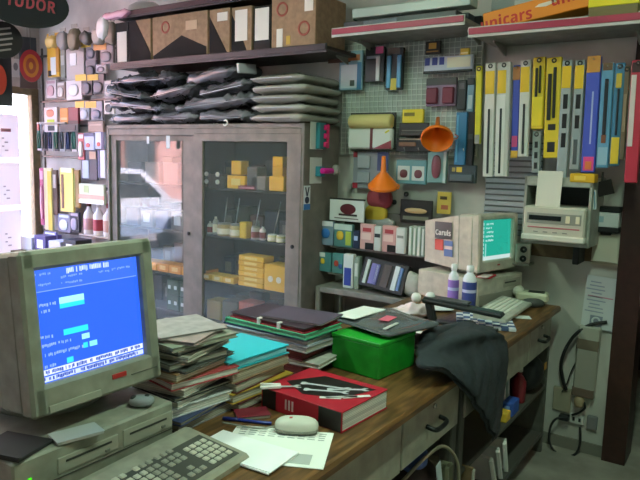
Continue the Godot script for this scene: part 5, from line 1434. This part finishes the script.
# ---------- under the desks ----------
func build_under_desk():
	var y := 0.371
	var xf := -0.86
	var it := [
		["yellow book leaning in the open shelf of the far desk", V(-0.95, y, -2.8), V(0.16, 0.18, 0.035), "c8a830", 0.2, "ddd8c0"],
		["white book next to the yellow one in the open shelf", V(-0.95, y, -2.86), V(0.16, 0.17, 0.03), "c0c4bc", 0.2, "d8d8d0"],
		["pale green book in the open shelf of the far desk", V(-0.95, y, -2.91), V(0.16, 0.165, 0.025), "8aa89a", 0.15, "c8d0c8"]]
	for q in it:
		var o := thing("upright_book", q[0], "book", q[1])
		o.rotation.x = q[4]
		bx(o, "cover", q[2], V(0, q[2].y / 2 + 0.006, 0), M(q[3], 0.5))
		bx(o, "page_block", V(0.006, q[2].y - 0.01, q[2].z * 0.7), V(q[2].x / 2 + 0.001, q[2].y / 2 + 0.006, 0), M(q[5], 0.8))
	carton("blue box at the front of the far desk shelf", [-0.828, y + 0.032, 0.05, 0.064, -2.76], 0.1, "2f58b0", "blue_box", "", "7fa0d8")
	carton("small yellow box at the front of the far desk shelf", [-0.826, y + 0.022, 0.045, 0.044, -2.68], 0.06, "d8b438", "yellow_box")
	var rb := thing("bottle", "dark red bottle at the back end of the open desk shelf", "bottle", V(-0.845, y, -2.98))
	part(rb, "body", lathe([[0, 0], [0.032, 0], [0.034, 0.005], [0.034, 0.1], [0.02, 0.125], [0.012, 0.13], [0.012, 0.15], [0, 0.15]], 20), M("7a1e28", 0.35))
	cyl(rb, "cap", 0.015, 0.022, V(0, 0.158, 0), M("c8c4bc", 0.4), Vector3.ZERO, 14)
	var bb := thing("bag", "black rounded bag hanging in the open shelf of the far desk", "bag", V(-0.9, y + 0.1, -3.14))
	part(bb, "body", pillow(V(0.24, 0.19, 0.2), 0.008, 18, 0.7, 28, 14), M("16171a", 0.5))
	bx(bb, "orange_tag", V(0.004, 0.035, 0.03), V(0.118, 0.03, -0.06), M("c08a3c", 0.5))
	tube(bb, "strap", [V(0.06, 0.08, -0.08), V(0.08, 0.14, -0.03), V(0.08, 0.14, 0.03), V(0.06, 0.08, 0.08)], 0.008, M("1e2022", 0.6), 4)
	# bottom shelf
	for k in 3:
		var o := thing("folded_paper", ["left", "middle", "right"][k] + " folded white paper standing on the bottom shelf of the far desk", "paper", V(-0.885, 0.112, -2.62 - 0.075 * k))
		o.rotation.x = [0.5, 0.42, 0.34][k]
		bx(o, "sheets", V(0.15, 0.17, 0.014), V(0, 0.09, 0), M(["d0d2cc", "c4c8c4", "dadcd6"][k], 0.8), V(0, 0.1 * k, 0), 0.001)
		bx(o, "fold", V(0.02, 0.165, 0.024), V(0.07, 0.09, 0.004), M(["dcded8", "d0d4d0", "e4e6e0"][k], 0.8), V(0, 0.3, 0), 0.003)
	var cb := thing("cardboard_sheet", "tan cardboard sheet standing under the hanging jacket", "cardboard", V(-0.85, 0.112, -2.2))
	bx(cb, "board", V(0.16, 0.26, 0.012), V(0, 0.131, 0), M("8f7654", 0.8, 0.0, "soft", 5.0))
	bx(cb, "white_edge", V(0.006, 0.25, 0.02), V(0.083, 0.13, 0.004), M("b4b0a4", 0.8))
	carton("yellow carton low on the bottom shelf of the far desk", [-0.84, 0.112 + 0.03, 0.08, 0.06, -2.3], 0.08, "c09a24", "yellow_box")
	# bag and things under the near desk
	var g := thing("duffel_bag", "dark reddish bag with a pale rope under the near desk", "bag", V(-0.93, 0.17, -1.78))
	part(g, "body", pillow(V(0.3, 0.36, 0.5), 0.012, 23, 0.6, 36, 18), M("33201e", 0.7), V(0, 0.18, 0))
	bx(g, "white_label", V(0.004, 0.07, 0.05), V(0.15, 0.3, -0.12), M("b9c4c8", 0.5), V(0, 0.15, 0.15))
	bx(g, "grey_buckle", V(0.008, 0.05, 0.02), V(0.152, 0.22, 0.1), M("8a8f8c", 0.4))
	tube(g, "rope", [V(0.1, 0.33, 0.06), V(0.13, 0.38, -0.06), V(0.14, 0.37, -0.18), V(0.16, 0.28, -0.26), V(0.16, 0.12, -0.28)], 0.006, M("8d8670", 0.8), 6)
	var bc := thing("cloth", "crumpled blue cloth on the dark bag under the desk", "cloth", V(-0.87, 0.52, -1.84))
	part(bc, "cloth", pillow(V(0.12, 0.05, 0.14), 0.014, 27, 0.7, 28, 12), M("4a5f9a", 0.85))
	var yc := thing("can", "lime yellow can leaning on the dark bag under the desk", "can", V(-0.76, 0.15, -1.83))
	cyl(yc, "body", 0.03, 0.26, V(0, 0.13, 0), M("c0c820", 0.35))
	cyl(yc, "cap", 0.024, 0.05, V(0, 0.285, 0), M("d8d8d0", 0.4))
	var lb := thing("leather_case", "tan striped case behind the rope under the near desk", "case", V(-0.86, 0.151, -2.03))
	bx(lb, "body", V(0.14, 0.3, 0.06), V(0, 0.15, 0), M("6a6a54", 0.6), Vector3.ZERO, 0.01)
	bx(lb, "stripe", V(0.143, 0.03, 0.063), V(0, 0.2, 0), M("8a8468", 0.6))

# ---------- corner beside the storefront ----------
func build_left_corner():
	var rk := thing("wall_rack", "metal hook rails on the wall left of the cabinet", "rack", V(-4.7, 0, WALL_Z))
	var rm := M("6a6260", 0.4, 0.5)
	for y in [2.33, 1.935, 1.72, 1.45, 1.2, 0.78]:
		bx(rk, "rail", V(1.38, 0.018, 0.018), V(0, y, 0.012), rm)
	for q in [[1.74, 0.42, -0.42], [1.18, 0.5, 0.42], [0.80, 0.7, 0.3]]: bx(rk, "ledge", V(q[1], 0.014, 0.1), V(q[2], q[0], 0.05), M("b4a49c", 0.6))
	for x in [-0.66, 0.66]: bx(rk, "upright", V(0.02, 2.4, 0.012), V(x, 1.2, 0.006), rm)
	var z := -3.37
	var g := "packs hanging left of the cabinet"
	var L := [
		["long yellow pack with a dark foot, topmost left of the cabinet", [-5.084, 2.315, 0.172, 0.366, -3.37], "e0a424", [["white_window", 0.3, 0.55, 0.75, 0.95, "e8e0dc", 0.004], ["dark_foot", 0.1, 0.85, 0.35, 0.98, "2a2426", 0.005], ["orange_edge", 0.75, 0.05, 1.0, 0.9, "c07c1c", 0.003]]],
		["grey green slim pack beside the long yellow one", [-4.966, 2.252, 0.07, 0.265, -3.38], "8a8478", [["pale_print", 0.2, 0.3, 0.8, 0.6, "b8b0a8", 0.002]]],
		["large clear pack with white paper inside", [-4.781, 2.239, 0.244, 0.291, -3.37], "b8a8a4", [["white_sheet", 0.25, 0.25, 0.6, 0.6, "efe4e2", 0.006], ["rim", 0.05, 0.04, 0.95, 0.1, "8a7c74", 0.003]]],
		["crumpled pale pack below the large clear one", [-4.816, 2.014, 0.219, 0.165, -3.38], "d8c8c8", [["blister", 0.2, 0.2, 0.8, 0.8, "e8dcdc", 0.012, "oval"]]],
		["bag of grey parts with a yellow header, upper left", [-4.566, 2.317, 0.129, 0.149, -3.37], "8a7c84", [["header", 0, 0, 1, 0.3, "e0b838", 0.003], ["blister", 0.1, 0.4, 0.9, 0.95, "6a6270", 0.014, "oval"]]],
		["bag of dark parts below the upper left yellow header", [-4.591, 2.17, 0.143, 0.151, -3.38], "6c6068", [["blister", 0.1, 0.3, 0.9, 0.95, "4a4450", 0.014, "oval"]]],
		["bag with an orange header near the cartons", [-4.37, 2.28, 0.161, 0.163, -3.37], "a08c90", [["header", 0, 0, 1, 0.3, "d8944c", 0.003], ["blister", 0.1, 0.4, 0.9, 0.9, "8c7c84", 0.014, "oval"]]],
		["dark bag with a yellow header, second row left", [-4.619, 2.048, 0.144, 0.169, -3.36], "4a4046", [["header", 0, 0, 1, 0.3, "e0b440", 0.003], ["blister", 0.1, 0.4, 0.9, 0.95, "6a5c66", 0.014, "oval"]]],
		["dark bag with a yellow header, second row right", [-4.464, 2.046, 0.14, 0.158, -3.36], "5a4c50", [["header", 0, 0, 1, 0.3, "d8ac3c", 0.003], ["blister", 0.1, 0.4, 0.9, 0.95, "786870", 0.014, "oval"]]],
		["white and red pack with a lime mark under the long rail", [-5.146, 1.772, 0.191, 0.215, -3.37], "e4d4d4", [["red_dot", 0.2, 0.1, 0.8, 0.4, "d07860", 0.004, "oval"], ["lime_mark", 0.25, 0.5, 0.8, 0.7, "c8d83c", 0.003], ["dark_mark", 0.3, 0.75, 0.8, 0.95, "2a2c30", 0.003]]],
		["orange pack under the long rail", [-4.95, 1.8, 0.113, 0.135, -3.37], "d08434", [["pale_line", 0.1, 0.6, 0.9, 0.75, "e0b080", 0.002]]],
		["maroon pack under the long rail", [-4.824, 1.802, 0.137, 0.141, -3.37], "7a2434", [["dark_edge", 0.0, 0.8, 1.0, 1.0, "3a1c24", 0.003]]],
		["wide dark slatted pack under the maroon and orange ones", [-4.877, 1.698, 0.265, 0.067, -3.36], "4a4c50", [["slats", 0.1, 0.2, 0.9, 0.8, "33353a", 0.006]]],
		["bag with a yellow header under the long rail, left of two", [-4.666, 1.841, 0.12, 0.155, -3.37], "a09aa4", [["header", 0, 0, 1, 0.35, "d8a43c", 0.003], ["blister", 0.1, 0.45, 0.9, 0.95, "c0b8c4", 0.012, "oval"]]],
		["bag with a yellow header under the long rail, right of two", [-4.509, 1.837, 0.142, 0.152, -3.37], "9a909c", [["header", 0, 0, 1, 0.35, "e0a844", 0.003], ["blister", 0.1, 0.45, 0.9, 0.95, "746c80", 0.012, "oval"]]],
		["brown card beside the cabinet edge", [-4.54, 1.709, 0.195, 0.09, -3.38], "a48478", [["line", 0.1, 0.3, 0.9, 0.4, "c8a898", 0.002]]],
		["blue and white pack with a red dot, left of two by the cabinet", [-4.614, 1.586, 0.133, 0.14, -3.37], "b8bcd8", [["red_dot", 0.2, 0.6, 0.6, 0.85, "c04444", 0.004, "oval"], ["navy_band", 0.0, 0.0, 1.0, 0.2, "303868", 0.003]]],
		["blue and white pack with a red dot, right of two by the cabinet", [-4.477, 1.595, 0.116, 0.138, -3.37], "c0c4e0", [["red_dot", 0.2, 0.6, 0.6, 0.85, "c85040", 0.004, "oval"], ["navy_band", 0.7, 0.0, 1.0, 1.0, "303868", 0.003]]],
		["dark and brown pack below the left blue and white one", [-4.635, 1.391, 0.214, 0.25, -3.38], "2e2c40", [["pale_panel", 0.1, 0.35, 0.5, 0.95, "a8b4c8", 0.004], ["brown_panel", 0.55, 0.05, 0.95, 0.3, "b08870", 0.004]]],
		["white pack with navy edge against the cabinet", [-4.443, 1.404, 0.09, 0.228, -3.36], "dcd4e4", [["navy_edge", 0.0, 0.0, 0.3, 1.0, "34386c", 0.004]]],
		["tall white and yellow sheet pack at the window post", [-5.2, 1.073, 0.121, 0.554, -3.36], "efe0b8", [["yellow_half", 0.5, 0.05, 1.0, 1.0, "e8cc58", 0.003]]],
		["narrow brown pack beside the tall white and yellow one", [-5.115, 1.136, 0.074, 0.398, -3.37], "6a4c44", [["white_print", 0.2, 0.1, 0.8, 0.4, "d0bcb8", 0.002]]],
		["yellow sheet pack with a brown stripe", [-4.91, 1.169, 0.185, 0.379, -3.35], "ecd070", [["brown_stripe", 0.12, 0.15, 0.3, 0.92, "7a4838", 0.003], ["white_print", 0.1, 0.0, 0.9, 0.1, "f4e8c8", 0.002]]],
		["narrow brown and olive sheet pack beside the striped yellow one", [-4.79, 1.183, 0.083, 0.324, -3.36], "96703c", [["olive_line", 0.1, 0.1, 0.4, 0.95, "8a8a38", 0.003]]],
		["wide pale green and pink striped box on the ledge", [-4.556, 1.154, 0.331, 0.166, -3.34], "d0d4b4", [["pink_stripe", 0.0, 0.55, 1.0, 0.75, "e09a88", 0.003], ["white_stripe", 0.0, 0.8, 1.0, 1.0, "efe4e0", 0.003], ["green_mark", 0.2, 0.1, 0.4, 0.45, "a8b47c", 0.002]]]]
	for q in L: pack("hanging_pack", q[0], "pack", q[1], 0.022, q[2], q[3], g)
	var extra := [
		["small white pack right of the crumpled pale one", [-4.455, 2.17, 0.126, 0.071, -3.38], "d0c4c8", "8a7480"],
		["grey pack hanging over the left cabinet corner", [-4.308, 1.998, 0.123, 0.139, -3.34], "9a8c90", "c0b4b4"],
		["white and black pack hanging at the left cabinet corner", [-4.311, 1.859, 0.124, 0.109, -3.34], "e0d4d0", "2a2428"],
		["pale pink pack under the long yellow one", [-5.141, 2.034, 0.146, 0.153, -3.38], "e4d0d0", "c89aa0"],
		["brown pack beside the pale pink one", [-4.998, 2.016, 0.113, 0.142, -3.38], "a88c80", "d8c4bc"],
		["red and white pack at the end of the tool row", [-4.723, 1.543, 0.082, 0.225, -3.37], "a84850", "e0d0d0"],
		["magenta strip pack at the window post", [-5.29, 1.091, 0.062, 0.513, -3.36], "c0407a", "e8a0c0"],
		["grey blister pack below the striped yellow sheet pack", [-4.988, 0.875, 0.175, 0.159, -3.37], "8a849a", "d8d4e0"],
		["dark blister pack next to the grey one low by the window", [-4.837, 0.896, 0.127, 0.174, -3.37], "3a3644", "a89ab0"],
		["violet and white pack low beside the window post", [-5.093, 0.74, 0.179, 0.107, -3.3], "8c80b8", "f0ecf4"]]
	for q in extra: pack("hanging_pack", q[0], "pack", q[1], 0.02, q[2], [["blister", 0.15, 0.3, 0.85, 0.9, q[3], 0.01, "oval"], ["header_print", 0.1, 0.05, 0.9, 0.2, q[3], 0.002]], g)
	# pliers-like tools on cards in a row
	for k in 7:
		var x := -5.36 + 0.085 * k
		var t := thing("carded_tool", "carded hand tool with red tip, " + ["first", "second", "third", "fourth", "fifth", "sixth", "last"][k] + " from the window post", "tool", V(x, 1.62, -3.40), 0.0, "row of carded tools left of the cabinet")
		bx(t, "card", V(0.068, 0.24, 0.008), Vector3.ZERO, M(["c4bcc4", "5a5660", "d0c8d0", "4a4852", "bab4bc", "55525c", "c8c0c8"][k], 0.5))
		for s in [-1.0, 1.0]: tube(t, "handle", [V(0.004 * s, 0.06, 0.01), V(0.016 * s, 0.0, 0.012), V(0.012 * s, -0.1, 0.01)], 0.008, M(["2f6a5c", "39424e", "2c3a6a"][k % 3], 0.4), 3)
		bx(t, "tip", V(0.024, 0.06, 0.014), V(0, 0.085, 0.01), M("b8443c" if k % 2 == 0 else "8a8c90", 0.4))
	# things standing on the low ledge
	for k in 3:
		var b := thing("bottle", ["left", "middle", "right"][k] + " white and red bottle on the low ledge beside the cabinet", "bottle", V(-4.66 + 0.13 * k, 0.807, -3.39))
		part(b, "body", lathe([[0, 0], [0.042, 0], [0.045, 0.006], [0.045, 0.17], [0.02, 0.21], [0.016, 0.24], [0, 0.24]], 20), M("eadcdc", 0.35))
		part(b, "label", lathe([[0.0458, 0.04], [0.0462, 0.045], [0.0462, 0.13], [0.0458, 0.135]], 20), M(["d09aa0", "a83a48", "c8a098"][k], 0.5))
		cyl(b, "cap", 0.018, 0.04, V(0, 0.255, 0), M(["7a2430", "d8d0d0", "8a2c38"][k], 0.4))
	carton("orange brown box on the low ledge against the cabinet", seat([-4.2, 0, 0.16, 0.17, -3.33], 0.807), 0.1, "b87a3c", "ledge_box", "", "d0b060")
	for k in 6:
		var q: Array = [["white", "e8e0ec"], ["purple", "5a4c84"], ["white and violet", "cfc4e0"], ["black", "2a2630"], ["cream yellow", "e8d480"], ["orange", "e0a858"]][k]
		carton(q[0] + " carton in the low row beside the cabinet", seat([-5.3 + k * 0.21, 0, 0.17, 0.12 + 0.03 * (k % 2), -3.2], 0.62), 0.16, q[1], "floor_carton", "", "f0e8f0" if k in [1, 3] else "")
	var lt := thing("low_table", "low wooden table under the row of cartons by the window", "table", V(-4.72, 0, -3.27))
	bx(lt, "table_top", V(1.36, 0.03, 0.32), V(0, 0.604, 0), M("9a7c5c", 0.6, 0.0, "wood"))
	for s in [[-0.62, 0.12], [0.62, 0.12], [-0.62, -0.12], [0.62, -0.12]]: bx(lt, "leg", V(0.04, 0.589, 0.04), V(s[0], 0.2945, s[1]), M("8a6c4c", 0.6))
	# odds and ends on the top rail
	for k in 6:
		var c: Array = [["yellow", "d8b060"], ["grey", "8c8480"], ["olive", "7a6c54"], ["dark", "4a4440"], ["pale", "b0a49c"], ["brown", "6e5c4c"]][k]
		var o := thing("bagged_part", c[0] + " bagged part on the top rail left of the cartons", "bag", V(-5.02 + 0.155 * k, 2.39, -3.32))
		part(o, "bag", pillow(V(0.13, 0.1 + 0.04 * (k % 3), 0.07), 0.012, 100 + k, 0.6, 24, 12), M(c[1], 0.45), V(0, 0.02, 0))
		bx(o, "header", V(0.08, 0.03, 0.004), V(0, 0.085 + 0.02 * (k % 3), 0), M("a89c94", 0.6))
	# roll of pink film and a bowl at the end of the top shelf
	var pf := thing("film_roll", "shiny pink and white film roll at the left end of the top shelf", "roll", V(-3.85, 2.44, -3.04))
	part(pf, "roll", pillow(V(0.3, 0.05, 0.06), 0.008, 64, 0.5, 30, 12), plastic_film("e0a0b4"), V(0.03, 0.02, 0), V(0, 0, 0.05))
	part(pf, "loose_end", pillow(V(0.1, 0.14, 0.05), 0.018, 65, 0.6, 24, 14), plastic_film("efe6ec"), V(-0.12, -0.06, 0.01))
	var bw := thing("bowl", "pale grey bowl turned upside down on the top shelf", "bowl", V(-3.7, 2.47, -3.2))
	part(bw, "bowl", lathe([[0.14, 0.0], [0.143, 0.006], [0.12, 0.06], [0.07, 0.09], [0, 0.095]], 28), M("a8a2a0", 0.35))
	part(bw, "rim", lathe([[0.138, 0.0], [0.146, 0.0], [0.148, 0.008], [0.143, 0.012]], 28), M("c4bebc", 0.3))

# ---------- hanging shop signs ----------
func face_room(o: Node3D, roll: float):
	o.rotation = V(0, atan2(-o.position.x, -o.position.z), roll)

func wire(o: Node3D, x: float, y: float):
	var top := (3.0 - o.position.y)
	tube(o, "wire", [V(x, y, -0.004), V(x, top, -0.004)], 0.0015, M("55504c", 0.5), 0, 5)

func build_signs():
	var t := thing("oval_sign", "black oval hanging sign with red TUDOR lettering", "sign", V(-4, 2.447, -2.462))
	face_room(t, -0.09)
	part(t, "board", prism_mesh(ellipse(0.265, 0.158), 0.012), M("0e1012", 0.6))
	part(t, "inner_panel", prism_mesh(ellipse(0.25, 0.143), 0.014), M("171b1e", 0.7), V(0, 0, 0.0015))
	txt(t, "lettering", "TUDOR", 0.072, V(0.035, -0.004, 0.008), M("a81c34", 0.45), Vector3.ZERO, 0.004, 0.88)
	wire(t, -0.12, 0.13)
	wire(t, 0.12, 0.13)
	var r := thing("round_sign", "round black hanging sign with pale slanted dashes", "sign", V(-4.2, 2.219, -2.421))
	face_room(r, 0.0)
	part(r, "board", prism_mesh(ellipse(0.118, 0.118), 0.01), M("161110", 0.7))
	for k in 5: bx(r, "pale_dash", V(0.12 - 0.012 * absf(k - 2.0), 0.012, 0.002), V(0.0, 0.07 - k * 0.034, 0.006), M("9a908c", 0.5), V(0, 0, 0.22))
	wire(r, 0.0, 0.11)
	var d := thing("red_sign", "red oval hanging sign with an orange ring", "sign", V(-4.45, 2.111, -2.77))
	face_room(d, 0.0)
	part(d, "board", prism_mesh(ellipse(0.077, 0.115), 0.01), M("b01c30", 0.5))
	part(d, "orange_oval", prism_mesh(ellipse(0.052, 0.082), 0.012), M("d0741c", 0.5), V(0, 0, 0.001))
	part(d, "red_oval", prism_mesh(ellipse(0.034, 0.056), 0.014), M("a8442c", 0.5), V(0, 0, 0.0015))
	part(d, "orange_centre", prism_mesh(ellipse(0.014, 0.026), 0.016), M("d88a24", 0.5), V(0, 0, 0.002))
	wire(d, 0.0, 0.11)
	# dark boards over the window
	var b1 := thing("dark_board", "dark board with an orange red oval at the left picture edge", "sign", V(-4.7, 2.014, -2.698))
	face_room(b1, 0.0)
	bx(b1, "board", V(0.12, 0.38, 0.012), V(0, 0, 0), M("231f24", 0.5))
	part(b1, "orange_oval", prism_mesh(ellipse(0.05, 0.11), 0.004), M("d8482c", 0.5), V(-0.025, 0, 0.008))
	wire(b1, 0.0, 0.18)
	var b2 := thing("dark_board", "dark grey board hanging behind the red oval sign", "sign", V(-4.9, 2.192, -3.025))
	face_room(b2, 0.0)
	bx(b2, "board", V(0.13, 0.4, 0.012), V(0, 0, 0), M("33343a", 0.5))
	bx(b2, "brown_foot", V(0.13, 0.1, 0.014), V(0, -0.15, 0), M("5a4640", 0.5))
	wire(b2, 0.0, 0.19)
	var st := thing("sticker", "small white sticker hanging beside the red oval sign", "sticker", V(-4.85, 2.133, -2.884))
	face_room(st, 0.0)
	bx(st, "card", V(0.06, 0.14, 0.004), V(0, 0, 0), M("c8c0bc", 0.6))
	part(st, "figure", prism_mesh(ellipse(0.016, 0.03), 0.003), M("77706e", 0.6), V(0.005, 0.01, 0.003))
	wire(st, 0.0, 0.06)
	# posters on the window
	for k in 3:
		var p := thing("window_poster", ["upper white poster with pink line stuck on the shop window", "middle white poster with faint grey marks on the shop window", "lower white sheet stuck on the shop window"][k], "poster", V(-5.455, 1.62 - 0.42 * k, -3.14))
		bx(p, "sheet", V(0.002, 0.38, 0.24), V(0, 0, 0), thin_paper(), Vector3.ZERO, 0.0004)
		if k == 0: bx(p, "pink_print", V(0.002, 0.03, 0.09), V(0.002, 0.05, 0), M("d89aa0", 0.8), Vector3.ZERO, 0.0)
		for j in 4: bx(p, "grey_print", V(0.002, 0.012, 0.02 + 0.01 * (j % 2)), V(0.002, -0.02 - 0.035 * j, 0.03 - 0.03 * (j % 2)), M("b4aeb0", 0.8), Vector3.ZERO, 0.0)

func thin_paper() -> StandardMaterial3D:
	if mats.has("thin_paper"): return mats["thin_paper"]
	var m := StandardMaterial3D.new()
	m.resource_name = "thin_paper"
	m.albedo_color = Color("f4f0ee")
	m.roughness = 0.9
	m.backlight_enabled = true
	m.backlight = Color(0.75, 0.72, 0.72)
	mats["thin_paper"] = m
	return m
